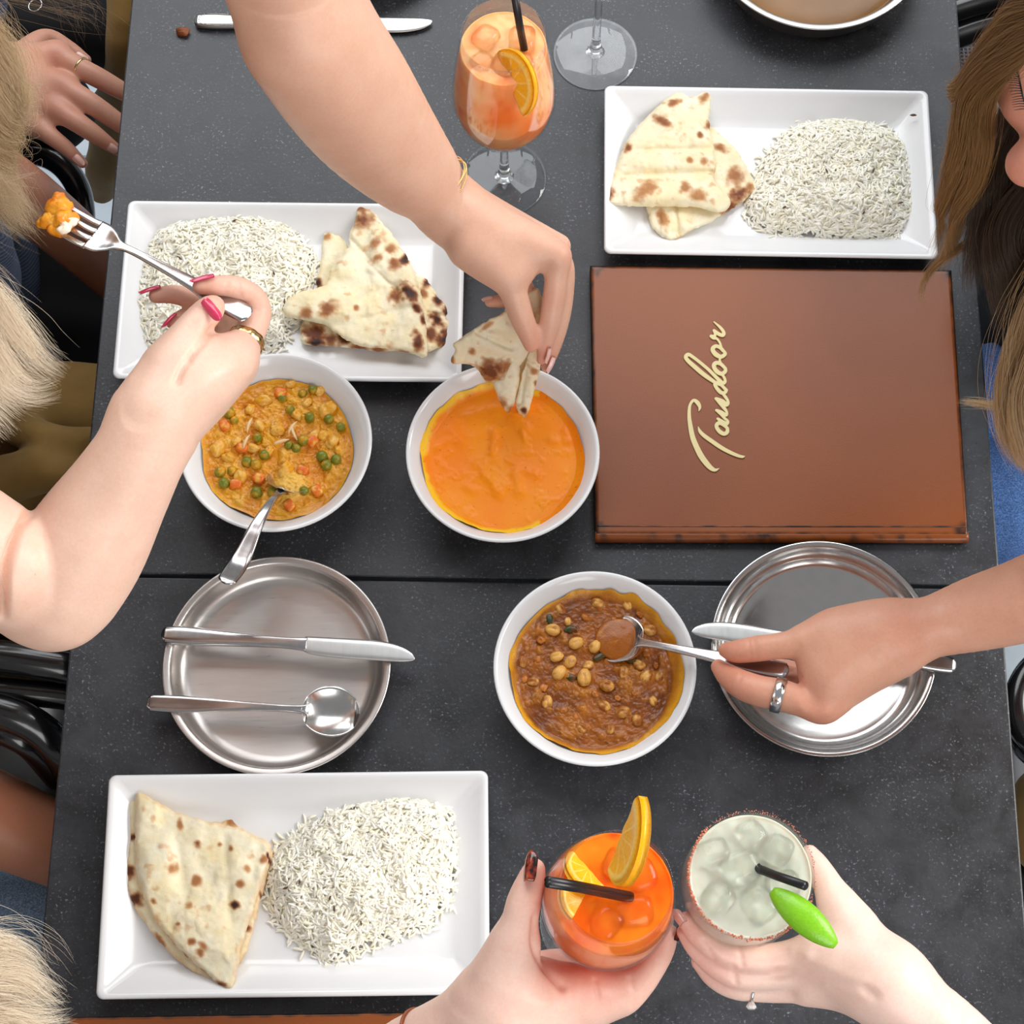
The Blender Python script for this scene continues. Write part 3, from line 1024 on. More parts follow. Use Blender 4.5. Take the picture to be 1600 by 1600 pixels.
naan_layer('torn_strip', [(833, 540), (845, 560), (841, 585), (835, 610), (826, 641), (820, 652), (812, 644), (806, 634), (812, 600), (822, 565)], lambda x, y: HZ(x, y) + .004, .0030, [(819, 642, 7, .85, 1.5, 70), (838, 600, 5, .45, 2, 75), (834, 580, 5, .35)], [], [(824, 560, 814, 630, 3, -.0026)], t, seed=21, wav=.0015)


# ------------------------------------------------------------------ curries
def curry_surface(bowl, radius, z, height_fn, color_fn, name, label, mat, nr=120, na=300, off=(0, 0), smear=None):
    c = np.array([bowl.location.x + off[0], bowl.location.y + off[1], TOP + z])
    rr = np.sqrt(np.linspace(0, 1, nr)) ** 1.0
    rr[0] = 0.001
    a = np.linspace(0, 2 * math.pi, na, endpoint=False)
    Rm = radius * rr[:, None] * np.ones(na)
    rim = 1 + .03 * vnoise(np.stack([np.cos(a) * 1.5, np.sin(a) * 1.5, a * 0], -1), 2.0, 5) + .012 * vnoise(np.stack([np.cos(a), np.sin(a), a * 0], -1), 9.0, 6)
    Rm = Rm * (1 + (rim[None, :] - 1) * rr[:, None] ** 4)
    x, y = Rm * np.cos(a), Rm * np.sin(a)
    p = np.stack([x, y, x * 0], -1).reshape(-1, 3)
    h = height_fn(p).reshape(x.shape) * np.clip((1 - rr[:, None]) * 9, 0, 1) + .0016 * np.clip((rr[:, None] - .93) / .07, 0, 1) ** 2
    if smear is not None:
        s_ = np.clip((rr[:, None] - .93) / .07, 0, 1) * smear(a)[None, :] * (.75 + .35 * vnoise(np.stack([np.cos(a) * 2, np.sin(a) * 2, a * 0], -1), 4.0, 8))[None, :]
        x, y, h = x + s_ * np.cos(a), y + s_ * np.sin(a), h + 1.58 * s_
    V = np.stack([x, y, h], -1).reshape(-1, 3)
    idx = np.arange(nr * na).reshape(nr, na)
    nx = np.roll(idx, -1, 1)
    F = np.stack([idx[:-1], idx[1:], nx[1:], nx[:-1]], -1).reshape(-1, 4)
    o = obj(name, V, F, mat)
    o.location = c
    attr_color(o, 'tone', color_fn(p, h.reshape(-1)))
    return tag(o, label, 'curry')


def blob(seed, rx, ry, rz, rough=.12, n=14, m=20):
    """rounded uneven morsel"""
    V, F = [], []
    for i in range(n + 1):
        th = math.pi * i / n
        for k in range(m):
            a = 2 * math.pi * k / m
            V.append((math.sin(th) * math.cos(a), math.sin(th) * math.sin(a), math.cos(th)))
    V = np.array(V)
    V = V * (1 + rough * fbm(V, 1.6, 3, seed))[:, None] * np.array([rx, ry, rz])
    for i in range(n):
        for k in range(m):
            k2 = (k + 1) % m
            F.append((i * m + k, (i + 1) * m + k, (i + 1) * m + k2, i * m + k2))
    return V, F


def cube_blob(seed, s, rough=.1):
    V, F = blob(seed, 1, 1, 1, 0, 14, 20)
    q = V / (np.abs(V) ** 4).sum(1)[:, None] ** .25
    return q * (1 + rough * fbm(q, 1.5, 2, seed))[:, None] * s, F


M_CURRY_GLOSS = attr_mat('glossy_curry', rough=0.32, sss=0.06, sss_scale=0.002, grain=0.22, gscale=700, bumps=0.5, bscale=700, coat=0.15, coat_rough=.08, spec=.35)
M_CURRY_SMOOTH = attr_mat('creamy_curry', rough=0.40, sss=0.15, sss_scale=0.003, grain=0.05, gscale=500, bumps=0.06, bscale=600, coat=0.05, coat_rough=.1, spec=.3)


def place_piece(name, px, py, z, bowl, V, F, mat, tone, rot, seed, coat_color=None, coat_amt=.4):
    c = P(px, py, z)
    ca, sa_ = math.cos(rot), math.sin(rot)
    R = np.array([[ca, -sa_, 0], [sa_, ca, 0], [0, 0, 1]])
    Vw = V @ R.T + c
    o = obj(name, Vw, F, mat, bowl)
    w = np.clip(.5 + 1.4 * fbm(Vw, 260, 3, seed) + (coat_amt - .5) * 2, 0, 1)[:, None]
    if coat_color is not None:
        attr_color(o, 'tone', np.array(tone) * (1 - w) + np.array(coat_color) * w)
    else:
        attr_color(o, 'tone', np.array(tone) * (.85 + .3 * w))
    return o


# pea curry
ORANGE_SAUCE, YELLOW_SAUCE, RUST = np.array(srgb(234, 164, 30)), np.array(srgb(246, 200, 88)), np.array(srgb(220, 134, 16))


def pea_h(p):
    q = P(452, 760, .03)[:2] - np.array([BOWL_PEA.location.x, BOWL_PEA.location.y])
    return .0055 * np.exp(-(np.linalg.norm(p[:, :2] - q, axis=1) / .013) ** 4) + .0026 * fbm(p, 75, 4, 51) + .0022 * np.abs(fbm(p, 130, 3, 52)) + .0008 * fbm(p, 420, 2, 53)


def pea_c(p, h):
    a = np.clip(.5 + 1.5 * fbm(p, 60, 4, 54), 0, 1)[:, None]
    b = np.clip(h / .0035, 0, 1)[:, None]
    c = ORANGE_SAUCE * (1 - a) + RUST * a
    c = c * (1 - .75 * b) + YELLOW_SAUCE * .75 * b
    s = np.clip(fbm(p, 900, 2, 55) * 3 - 1.2, 0, 1)[:, None]
    return c * (1 - .55 * s)


PEA = curry_surface(BOWL_PEA, .0628, .0285, pea_h, pea_c, 'pea_curry', 'chunky golden pea curry filling the bowl below the raised fork hand', M_CURRY_GLOSS, 170, 380)
pr = random.Random(4)
GREEN = srgb(122, 128, 30)
peas = [(441, 622), (473, 615), (358, 645), (402, 684), (451, 696), (474, 688), (386, 722), (400, 726), (344, 738), (350, 755), (363, 736), (401, 769), (426, 768), (510, 727), (525, 718), (475, 767), (532, 667), (514, 655), (503, 713), (489, 609), (453, 640), (484, 652), (366, 657), (413, 711), (463, 700)]
for k, (x, y) in enumerate(peas):
    r = pr.uniform(.0038, .0050)
    V, F = blob(k, r, r, r * .95, .04, 10, 14)
    place_piece('pea', x, y, .0300 + pr.uniform(-.0012, .0018), PEA, V, F, M_CURRY_GLOSS, GREEN, 0, k, ORANGE_SAUCE, pr.uniform(.12, .5))
for k, (x, y) in enumerate([(351, 665), (404, 748), (473, 735), (495, 767), (438, 614), (368, 757), (488, 690), (378, 700), (452, 790)]):
    V, F = cube_blob(k, np.array([.0050, .0042, .0032]))
    place_piece('carrot', x, y, .0300, PEA, V, F, M_CURRY_GLOSS, srgb(232, 112, 28), pr.uniform(0, 3), k, YELLOW_SAUCE, .3)
for k, (x, y, s) in enumerate([(447, 735, 1.5), (433, 672, 1.2), (405, 665, 1.1), (463, 648, 1.0), (512, 640, 1.6), (520, 690, 1.2), (340, 700, 1.5), (368, 690, 1.0), (375, 745, 1.3), (395, 700, 1.1), (490, 680, 1.1), (412, 625, 1.2), (470, 765, 1.1), (505, 680, 1.0), (530, 705, 1.0), (390, 640, 1.0), (480, 630, .9), (440, 765, .9), (356, 715, 1.0), (420, 705, .9), (500, 610, 1.0), (455, 600, .9)]):
    V, F = blob(60 + k, .0052 * s, .0038 * s, .0030 * s, .42, 16, 22)
    place_piece('vegetable_morsel', x, y, .0296, PEA, V, F, M_CURRY_GLOSS, srgb(242, 190, 92), pr.uniform(0, 3), k, ORANGE_SAUCE, .52)
for x, y, an in [(388, 664, 75), (455, 668, 60), (383, 690, 70), (437, 690, 20), (458, 676, 110)]:
    c = P(x, y, .0335)
    an = math.radians(an)
    v, f = tube([c + np.array([math.cos(an) * s * .007, math.sin(an) * s * .007, -.0008 * s * s]) + np.array([.0012 * s * s, 0, 0]) for s in (-1, -.5, 0, .5, 1)], [.0004, .0012, .0014, .0012, .0003], 7)
    o = obj('shredded_onion', v, f, M_RICE, PEA)
    attr_color(o, 'tone', srgb(232, 200, 150))

# smooth orange curry
CREAM_ORANGE, DEEP_ORANGE, PALE_EDGE = np.array(srgb(255, 152, 8)), np.array(srgb(252, 120, 2)), np.array(srgb(255, 204, 50))


def orange_h(p):
    q = P(785, 705, .03)
    ridge = 0
    for x0, y0, x1, y1, w, a in ((738, 650, 775, 640, 8, .0026), (772, 675, 770, 708, 5, .0026), (755, 742, 780, 770, 5, .0022), (745, 725, 790, 760, 6, .0014), (705, 672, 720, 690, 8, .0018), (806, 742, 812, 770, 6, .0020), (795, 720, 838, 745, 5, .0012), (815, 678, 820, 690, 4, .0015), (700, 690, 680, 700, 5, .001), (860, 688, 866, 690, 5, .0012), (730, 760, 740, 768, 6, .0014), (790, 640, 822, 672, 7, .0018)):
        A, B = P(x0, y0, .029)[:2] - ORG_C, P(x1, y1, .029)[:2] - ORG_C
        e = B - A
        t = np.clip(((p[:, :2] - A) @ e) / (e @ e), 0, 1)
        d = np.linalg.norm(p[:, :2] - A - t[:, None] * e, axis=1) + .0012 * fbm(p, 190, 2, 66)
        ridge = ridge + .72 * a * np.exp(-(d / (w * .00075)) ** 2)
    return ridge + .0003 * fbm(p, 55, 2, 61) + .0014 * np.maximum(fbm(p, 85, 3, 62) - .15, 0)


ORG_C = np.array([BOWL_ORANGE.location.x, BOWL_ORANGE.location.y])


def orange_c(p, h):
    a = np.clip(.45 + 1.1 * fbm(p, 30, 3, 63), 0, 1)[:, None]
    c = CREAM_ORANGE * (1 - .5 * a) + DEEP_ORANGE * .5 * a
    s = np.clip(fbm(p, 520, 2, 64) * 4 - 2.3, 0, 1)[:, None]
    r = np.linalg.norm(p, axis=1)
    e = (np.clip((r - .0615) / .002 + .5 * fbm(p, 200, 2, 65), 0, 1) * (p[:, 0] < .03))[:, None]
    return (c * (1 - e) + PALE_EDGE * e) * (1 - .5 * s)


curry_surface(BOWL_ORANGE, .0650, .0305, orange_h, orange_c, 'orange_curry', 'smooth bright orange curry in the bowl under the dipped naan', M_CURRY_SMOOTH, 190, 360, (0, 0), lambda a: .0008 + .0026 * np.clip(np.cos(a - math.radians(175)) + .35, 0, 1) + .0016 * np.clip(np.cos(a - math.radians(-15)), 0, 1))

# chickpea curry
BROWN, BROWN2, AMBER = np.array(srgb(156, 84, 8)), np.array(srgb(116, 56, 4)), np.array(srgb(204, 130, 30))


def chick_h(p):
    return .0015 * fbm(p, 70, 4, 71) + .0022 * np.maximum(fbm(p, 140, 3, 72), 0) + .0005 * fbm(p, 500, 2, 73)


def chick_c(p, h):
    a = np.clip(.5 + 1.4 * fbm(p, 55, 4, 74), 0, 1)[:, None]
    b = np.clip(h / .0024, 0, 1)[:, None] * .7
    c = BROWN * (1 - a) + BROWN2 * a
    c = c * (1 - b) + AMBER * b
    g = np.clip(fbm(p, 160, 3, 75) * 5 - 2.6, 0, .7)[:, None]
    c = c * (1 - g) + np.array(srgb(62, 66, 24)) * g
    r = np.linalg.norm(p, axis=1)
    e = np.clip((r - .0628) / .0020 + .5 * fbm(p, 120, 2, 76), 0, 1)[:, None]
    return c * (1 - e) + np.array(srgb(226, 160, 32)) * e


CHK = curry_surface(BOWL_CHICK, .0652, .0310, chick_h, chick_c, 'chickpea_curry', 'brown chickpea curry in the bowl with the dipped spoon', M_CURRY_GLOSS, 200, 380, (0, 0), lambda a: .0008 + .0038 * np.clip(np.cos(a - math.radians(38)) * 1.3, 0, 1) + .0018 * np.clip(np.cos(a - math.radians(190)), 0, 1) ** 2 + .0016 * np.clip(np.cos(a - math.radians(-50)), 0, 1))
for k, (x, y, s) in enumerate([(899, 1005, 1.1), (929, 1011, 1.0), (892, 1033, 1.0), (873, 1052, 1.15), (869, 1026, 1.0), (865, 984, 1.1), (913, 1060, 1.3), (947, 1071, 1.1), (1009, 1058, 1.1), (975, 1113, 1.15), (996, 1125, .95), (945, 1103, 1.0), (932, 942, 1.0), (1016, 985, 1.05), (974, 1052, 1.0), (1000, 1040, 1.0), (918, 1040, .9), (910, 1138, .9), (855, 1098, 1.0), (875, 950, .9), (980, 944, .95), (834, 1066, .9), (945, 990, .9), (887, 972, .7), (1030, 1058, .8), (953, 1140, .8), (818, 1035, .9), (1020, 1095, .8)]):
    r = .0050 * s
    V, F = blob(30 + k, r, r * .86, r * .8, .10, 14, 18)
    V[:, 0] += np.clip(V[:, 0], 0, 1) * .28
    V[:, 2] -= .0012 * np.exp(-(V[:, 1] / .0012) ** 2) * (V[:, 2] > 0)
    place_piece('chickpea', x, y, .0318 + (.0014 if k < 8 else -.0008), CHK, V, F, M_CURRY_GLOSS, srgb(230, 174, 88), pr.uniform(0, 6), k, BROWN, .16 if k < 7 else .56)
for k, (x, y) in enumerate([(937, 1026), (892, 983), (893, 1058), (859, 968), (985, 1030)]):
    V, F = blob(90 + k, .0050, .0026, .0005, .6, 8, 14)
    place_piece('coriander_leaf', x, y, .0326, CHK, V, F, M_CURRY_GLOSS, srgb(48, 58, 18), pr.uniform(0, 3), k, BROWN2, .3)
for k, (x, y, s) in enumerate([(820, 1060, .7), (845, 1000, .8), (960, 970, .7), (1000, 960, .8), (930, 1085, .7), (990, 1085, .6), (880, 1110, .7), (850, 1075, .8), (1010, 1020, .8), (960, 1030, .6), (915, 965, .8), (840, 1030, .7), (900, 1120, .6), (965, 1090, .6), (1025, 1040, .6), (905, 925, .6), (955, 925, .6)]):
    V, F = blob(130 + k, .0048 * s, .0036 * s, .0026 * s, .45, 12, 16)
    place_piece('vegetable_morsel', x, y, .0315, CHK, V, F, M_CURRY_GLOSS, srgb(196, 118, 40), pr.uniform(0, 3), k, BROWN, .45)

V, F = blob(171, .0200, .0176, .0030, .06, 16, 28)
V[:, 2] += .0007 * fbm(V, 260, 3, 172)
place_piece('spooned_curry', 968, 1000, .0326, CHK, V, F, M_CURRY_GLOSS, BROWN, math.radians(169), 7, AMBER, .08)

# bite of curry on the fork
t = empty('curry_bite', P(92, 338, .29), 'orange bite of curry stuck on the raised fork', 'curry')
parts = []
for k, (x, y, z, s) in enumerate([(92, 325, .297, .0095), (80, 345, .295, .0085), (100, 345, .297, .009), (90, 358, .294, .007), (92, 312, .296, .006), (112, 342, .294, .0055), (68, 348, .293, .005)]):
    V, F = blob(200 + k, s, s * .9, s * .85, .35, 18, 24)
    parts.append((V + P(x, y, z), F))
v, f = merge(parts)
o = obj('curry_morsel', v, f, M_CURRY_GLOSS, t)
w = np.clip(.5 + 1.2 * fbm(v, 110, 3, 77), 0, 1)[:, None]
attr_color(o, 'tone', np.array(srgb(244, 122, 14)) * w + np.array(srgb(250, 178, 50)) * (1 - w))
o = obj('rice_crumb', *merge([(blob(230 + k, .0048, .0035, .003, .4, 10, 14)[0] + P(x, y, .300), blob(1, 1, 1, 1, 0, 10, 14)[1]) for k, (x, y) in enumerate([(104, 351), (112, 347), (99, 358)])]), M_RICE, t)
attr_color(o, 'tone', srgb(250, 236, 214))

# crumb beside the beaded knife, seed on the rim of the far plate
V, F = blob(300, .0062, .0045, .0035, .4)
o = obj('bread_crumb', V + P(286, 50, .003), F, M_NAAN)
attr_color(o, 'tone', srgb(120, 62, 26))
tag(o, 'small brown crumb on the table beside the beaded knife handle', 'crumb')
V, F = tube([(-.003, 0, 0), (-.001, 0, .0002), (.001, 0, .0002), (.003, 0, 0)], [.0003, .0011, .0011, .0003], 8)
o = obj('cumin_seed', V + P(1427, 180, .021), F, M_CUMIN)
tag(o, 'single brown seed on the plate rim beyond the rice', 'seed')
# ------------------------------------------------------------------ glasses and drinks
M_THIN = thin_glass('clear_thin_glass', (0.995, 0.997, 0.997), 0.03)
M_FOOT = thin_glass('glass_foot', (0.93, 0.95, 0.96), 0.06, 0.05)
M_FROST = thin_glass('misted_glass', (0.9, 0.92, 0.94), 0.08, 0.22)
M_STEM = solid_glass('clear_stem_glass')
M_ICE = solid_glass('ice', (1.0, 0.93, 0.82), 0.12, 1.31)
M_ICE_CLEAR = solid_glass('clear_ice', (0.96, 0.98, 0.96), 0.10, 1.31)
M_STRAW = simple('black_straw', srgb(22, 20, 24), 0.35)
M_DRINK = attr_mat('cloudy_orange_drink', rough=0.12, sss=0.5, sss_scale=0.012, grain=0.05, gscale=60, bumps=0.0, coat=0.0, spec=0.15)
M_LIME_JUICE = attr_mat('cloudy_lime_drink', rough=0.15, sss=0.4, sss_scale=0.010, grain=0.06, gscale=90, bumps=0.1, bscale=200, coat=0.2)


def citrus_mat(name, flesh, pith, rind):
    m, nt, b = new_mat(name)
    a = node(nt, 'ShaderNodeAttribute', attribute_name='tone')
    n = noise(nt, 500, 3)
    nt.links.new(mixc(nt, 1.0, a.outputs['Color'], ramp(nt, n, [(0.3, (.86, .86, .86)), (0.7, (1, 1, 1))]), 'MULTIPLY'), b.inputs['Base Color'])
    b.inputs['Roughness'].default_value = 0.3
    b.inputs['Subsurface Weight'].default_value = 0.25
    b.inputs['Subsurface Scale'].default_value = 0.003
    bump(nt, b, noise(nt, 700, 3), 0.35, 0.0006)
    return m


M_CITRUS = citrus_mat('citrus', None, None, None)


def axis_matrix(a, b):
    """local z runs from a to b, origin at a"""
    z = np.asarray(b, float) - np.asarray(a, float)
    z /= np.linalg.norm(z)
    x = np.cross((0, 1, 0), z)
    x /= np.linalg.norm(x)
    y = np.cross(z, x)
    m = np.eye(4)
    m[:3, 0], m[:3, 1], m[:3, 2], m[:3, 3] = x, y, z, a
    return m


BOWL_OUT = [(.0035, .078), (.010, .0795), (.022, .086), (.033, .098), (.040, .113), (.0432, .130), (.0432, .140), (.0420, .158), (.0392, .182), (.0355, .208), (.0340, .222)]


def bowl_wall(prof, th=.0011):
    inner = [(max(r - th, .0005), z + (th if i < 3 else 0)) for i, (r, z) in enumerate(prof)]
    r, z = prof[-1]
    return prof + [(r - th * .15, z + th * .45), (r - th * .85, z + th * .45)] + inner[::-1]


def wine_glass(m, label, foot_mat=M_FOOT, stem=.078, bowl=BOWL_OUT, foot_r=.038, group='stemmed glasses'):
    t = empty('wine_glass', m[:3, 3], label, 'glass', group)
    v, f = lathe([(0, 0), (foot_r - .002, 0), (foot_r, .0008), (foot_r - .001, .0018), (foot_r * .6, .0030), (.008, .0050), (.0, .0055)], 96, False)
    obj('foot', xf(m, v), f, foot_mat, t)
    v, f = lathe([(.0, .0045), (.0085, .0050), (.0068, .0085), (.0048, .016), (.0038, .03), (.0034, stem * .6), (.0036, stem - .01), (.0046, stem - .001), (.009, stem + .0012), (0, stem + .0014)], 32, False)
    obj('stem', xf(m, v), f, M_STEM, t)
    v, f = lathe(bowl_wall(bowl), 96, False)
    obj('glass_bowl', xf(m, v), f, M_THIN, t)
    return t


def drink_body(m, prof, level, name, label, mat, tone_fn, inset=.0016, wob=.0004):
    pr_ = [(max(r - inset, .0006), z + inset * .6) for r, z in prof if z < level - .002]
    rl = np.interp(level, [p[1] for p in prof], [p[0] for p in prof]) - inset
    pr_ += [(rl, level), (rl * .985, level + .0006)] + [(rl * q, level) for q in (.95, .88, .8, .7, .6, .5, .4, .3, .2, .1, 0)]
    dense = []
    for a, b in zip(pr_[:-1], pr_[1:]):
        for k in range(3):
            dense.append((a[0] + (b[0] - a[0]) * k / 3, a[1] + (b[1] - a[1]) * k / 3))
    dense.append(pr_[-1])
    v, f = lathe(dense, 96, False)
    top = v[:, 2] > level - .001
    v[top, 2] += wob * 3 * fbm(v[top], 110, 2, 5)
    w = xf(m, v)
    o = obj(name, w, f, mat)
    attr_color(o, 'tone', tone_fn(v, w))
    return tag(o, label, 'drink')


def ice_cube(parent, m, x, y, z, s, seed, mat):
    V, F = cube_blob(seed, np.array([s, s * .9, s * .8]), .06)
    r = random.Random(seed)
    R = np.array((Matrix.Rotation(r.uniform(0, 3), 3, 'Z') @ Matrix.Rotation(r.uniform(-.5, .5), 3, 'X')))
    return obj('ice_cube', xf(m, V @ R.T + np.array([x, y, z])), F, mat, parent)


def orange_tone(pale, deep, red=.0):
    def fn(v, w):
        a = np.clip(.5 + .9 * fbm(w, 38, 3, 91) + (v[:, 2] - .15) * 5, 0, 1)[:, None]
        c = np.array(deep) * (1 - a) + np.array(pale) * a
        b = np.clip(fbm(w, 60, 2, 92) * 3 - 1.5 + red, 0, 1)[:, None]
        return c * (1 - .7 * b) + np.array(srgb(226, 70, 30)) * .7 * b
    return fn


def citrus_slice(name, centre, ax, up, r, half=True, th=.006, label='', cut=0.0, parent=None, cat='garnish'):
    """half wheel of orange: ax is the disc's axis, up the middle direction of its rind"""
    ax = np.asarray(ax, float) / np.linalg.norm(ax)
    up = np.asarray(up, float)
    up = up - ax * (up @ ax)
    up /= np.linalg.norm(up)
    sd = np.cross(up, ax)
    V, F, T = [], [], []
    rs = [0, .2, .4, .6, .76, .80, .86, .93, 1.0]
    na = 40
    span = math.pi * (1.0 if half else 1.99)
    flesh, flesh2, pith, rind = np.array(srgb(255, 188, 30)), np.array(srgb(255, 172, 14)), np.array(srgb(254, 212, 110)), np.array(srgb(255, 178, 20))
    for s in (-1, 1):
        for q in rs:
            for k in range(na + 1):
                a = -span / 2 + span * k / na
                puff = (1 - .35 * max(0, (q - .85) / .15) ** 2) * (1 + .1 * math.sin(q * 9))
                V.append(np.asarray(centre) + (up * math.cos(a) + sd * math.sin(a)) * r * q + ax * s * th / 2 * puff)
                seg = abs(((k * 5 / na) % 1) - .5) > .44
                T.append(rind if q > .92 else pith if (q > .77 or (seg and q > .15)) else (flesh * .6 + flesh2 * .4 if (k + int(q * 10)) % 3 else flesh))
    n = len(rs) * (na + 1)
    for s in (0, 1):
        for i in range(len(rs) - 1):
            for k in range(na):
                q = (s * n + i * (na + 1) + k, s * n + (i + 1) * (na + 1) + k, s * n + (i + 1) * (na + 1) + k + 1, s * n + i * (na + 1) + k + 1)
                F.append(q if s else q[::-1])
    i = len(rs) - 1
    for k in range(na):
        F.append((i * (na + 1) + k, i * (na + 1) + k + 1, n + i * (na + 1) + k + 1, n + i * (na + 1) + k)[::-1])
    for k in (0, na):
        for i in range(len(rs) - 1):
            q = (i * (na + 1) + k, (i + 1) * (na + 1) + k, n + (i + 1) * (na + 1) + k, n + i * (na + 1) + k)
            F.append(q if k == 0 else q[::-1])
    o = obj(name, np.array(V), F, M_CITRUS, parent)
    attr_color(o, 'tone', np.array(T))
    return tag(o, label, cat) if parent is None else o


# far glass standing on the table
G1 = P(788, 279)
m1 = axis_matrix(G1, G1 + np.array([0, 0, 1]))
wine_glass(m1, 'stemmed glass of pale orange cocktail standing beside the reaching wrist')
D1 = drink_body(m1, BOWL_OUT, .203, 'orange_cocktail', 'cloudy pale orange cocktail in the standing stemmed glass', M_DRINK, orange_tone(srgb(255, 200, 140), srgb(255, 134, 60), -.15))
for k, (x, y, s) in enumerate([(-.014, .010, .011), (.015, .008, .012), (.002, -.014, .011), (-.017, -.012, .009), (.016, -.014, .009)]):
    ice_cube(D1, m1, x, y, .2005, s, 400 + k, M_ICE)
top1 = m1[:3, 3] + np.array([0, 0, .222])


def rim_slice(a, b, tilt, r, th, label):
    """half wheel whose flat side runs from a to b, its face turned by tilt from edge-on towards the lens"""
    a, b = np.asarray(a), np.asarray(b)
    mid = (a + b) / 2
    C = CAM - mid
    C /= np.linalg.norm(C)
    sd = (b - a) / np.linalg.norm(b - a)
    R = np.cross(sd, C)
    R /= np.linalg.norm(R)
    R = R if R[0] > 0 else -R
    C = np.cross(R, sd)
    C = C if C @ (CAM - mid) > 0 else -C
    ax = -math.cos(tilt) * R + math.sin(tilt) * C
    up = math.sin(tilt) * R + math.cos(tilt) * C
    return citrus_slice('orange_slice', mid, ax, up, r, True, th, label)


rim_slice(P(783, 82, .205), P(820, 178, .185), math.radians(40), .0275, .0070, 'half orange slice hooked over the rim of the standing cocktail glass')
v, f = tube([P(819, 76, .205), P(812, 40, .232), P(804, -8, .268)], .0031, 12)
tag(obj('straw', v, f, M_STRAW), 'black straw leaning out of the standing cocktail beyond its orange slice', 'straw')

# second stemmed glass, empty
G2 = P(930, 85)
m2 = axis_matrix(G2, G2 + np.array([0, 0, 1]))
wine_glass(m2, 'empty stemmed glass with a misted foot, beyond the plate with folded naan', M_FROST, .105, [(r * .92, z * 1.0 + .027) for r, z in BOWL_OUT], .0385)

# cocktail held up near the camera
R3, B3 = P(965, 1385, .368), P(948, 1411, .274)
ax3 = (R3 - B3) / np.linalg.norm(R3 - B3)
F3 = R3 - ax3 * .2225
m3 = axis_matrix(F3, R3)
wine_glass(m3, 'stemmed glass of red-orange cocktail held up by the hand with tortoiseshell nails')
D3 = drink_body(m3, BOWL_OUT, .182, 'orange_cocktail', 'red-orange cocktail with ice in the held stemmed glass', M_DRINK, orange_tone(srgb(255, 150, 36), srgb(250, 98, 18), .45))
for k, (x, y, s) in enumerate([(.014, -.010, .011), (.018, .012, .010), (.004, .018, .010), (-.004, -.018, .010)]):
    ice_cube(D3, m3, x, y, .180, s, 420 + k, M_ICE)
ori = m3[:3, :3]
rim_slice(P(1006, 1240, .395), P(956, 1372, .350), math.radians(24), .030, .0085, 'orange slice standing up over the rim of the held cocktail glass')
for k, (x, y, r_) in enumerate([(-.020, -.004, .2), (-.016, .014, 1.2)]):
    citrus_slice('orange_piece', xf(m3, np.array([[x, y, .181]]))[0], ori @ np.array([.5, .2 + .3 * k, .8]), ori @ np.array([-.6, .5 - k, .3]), .016, True, .005, parent=D3)
for k, off in enumerate((0, 6)):
    v, f = tube([P(856, 1375 + off, .405), P(905, 1383 + off, .372), P(1000, 1402 + off, .318)], .0024, 10)
    tag(obj('straw', v, f, M_STRAW), ['upper black straw of the pair in the held red-orange cocktail', 'lower black straw of the pair in the held red-orange cocktail'][k], 'straw', 'straws in the held cocktail')

# lime drink with a spiced rim
TUMB = [(.018, .0), (.030, .002), (.037, .012), (.0408, .030), (.0415, .045), (.0410, .070), (.0398, .092), (.0392, .100)]
R4, B4 = P(1175, 1367, .330), P(1160, 1381, .268)
ax4 = (R4 - B4) / np.linalg.norm(R4 - B4)
F4 = R4 - ax4 * .100
m4 = axis_matrix(F4, R4)
t4 = empty('tumbler', F4, 'short tumbler with a spice-crusted rim held by the hand with the diamond ring', 'glass')
v, f = lathe([(0, -.001), (.018, -.001)] + bowl_wall(TUMB)[1:] + [(0, .003)], 96, False)
obj('glass_wall', xf(m4, v), f, M_THIN, t4)


def lime_tone(v, w):
    a = np.clip(.5 + .8 * fbm(w, 60, 3, 95), 0, 1)[:, None]
    return np.array(srgb(206, 208, 188)) * (1 - a) + np.array(srgb(226, 228, 212)) * a


D4 = drink_body(m4, TUMB, .088, 'lime_cocktail', 'pale cloudy lime cocktail full of ice in the spice-rimmed tumbler', M_LIME_JUICE, lime_tone)
for k, (x, y, s) in enumerate([(-.022, .014, .010), (-.006, .006, .012), (.018, .016, .010), (.006, -.018, .011), (-.020, -.014, .010), (.022, -.006, .010), (.002, .026, .009)]):
    ice_cube(D4, m4, x, y, .0865, s, 440 + k, M_ICE_CLEAR)
rg = np.random.default_rng(3)
parts = []
for k in range(420):
    a = rg.uniform(0, 2 * math.pi)
    rr, zz = .0392 + rg.normal(0, .0005), .1000 + rg.normal(0, .0007) + .0003
    s = rg.uniform(.0003, .0007) * (1.2 if math.cos(a + 2.2) > -.2 else .6)
    V, F = blob(k, s, s, s, .3, 4, 6)
    parts.append((xf(m4, V + np.array([rr * math.cos(a), rr * math.sin(a), zz])), F))
v, f = merge(parts)
o = obj('spice_crust', v, f, simple('chilli_salt', srgb(214, 128, 96), 0.7, var=.5, scale=900), t4)
tag(o, kind='stuff')
v, f = tube([P(1258, 1384, .350), P(1212, 1368, .330), P(1182, 1356, .317), P(1150, 1346, .305)], .0029, 12)
tag(obj('straw', v, f, M_STRAW), 'short black straw lying in the pale lime cocktail', 'straw')


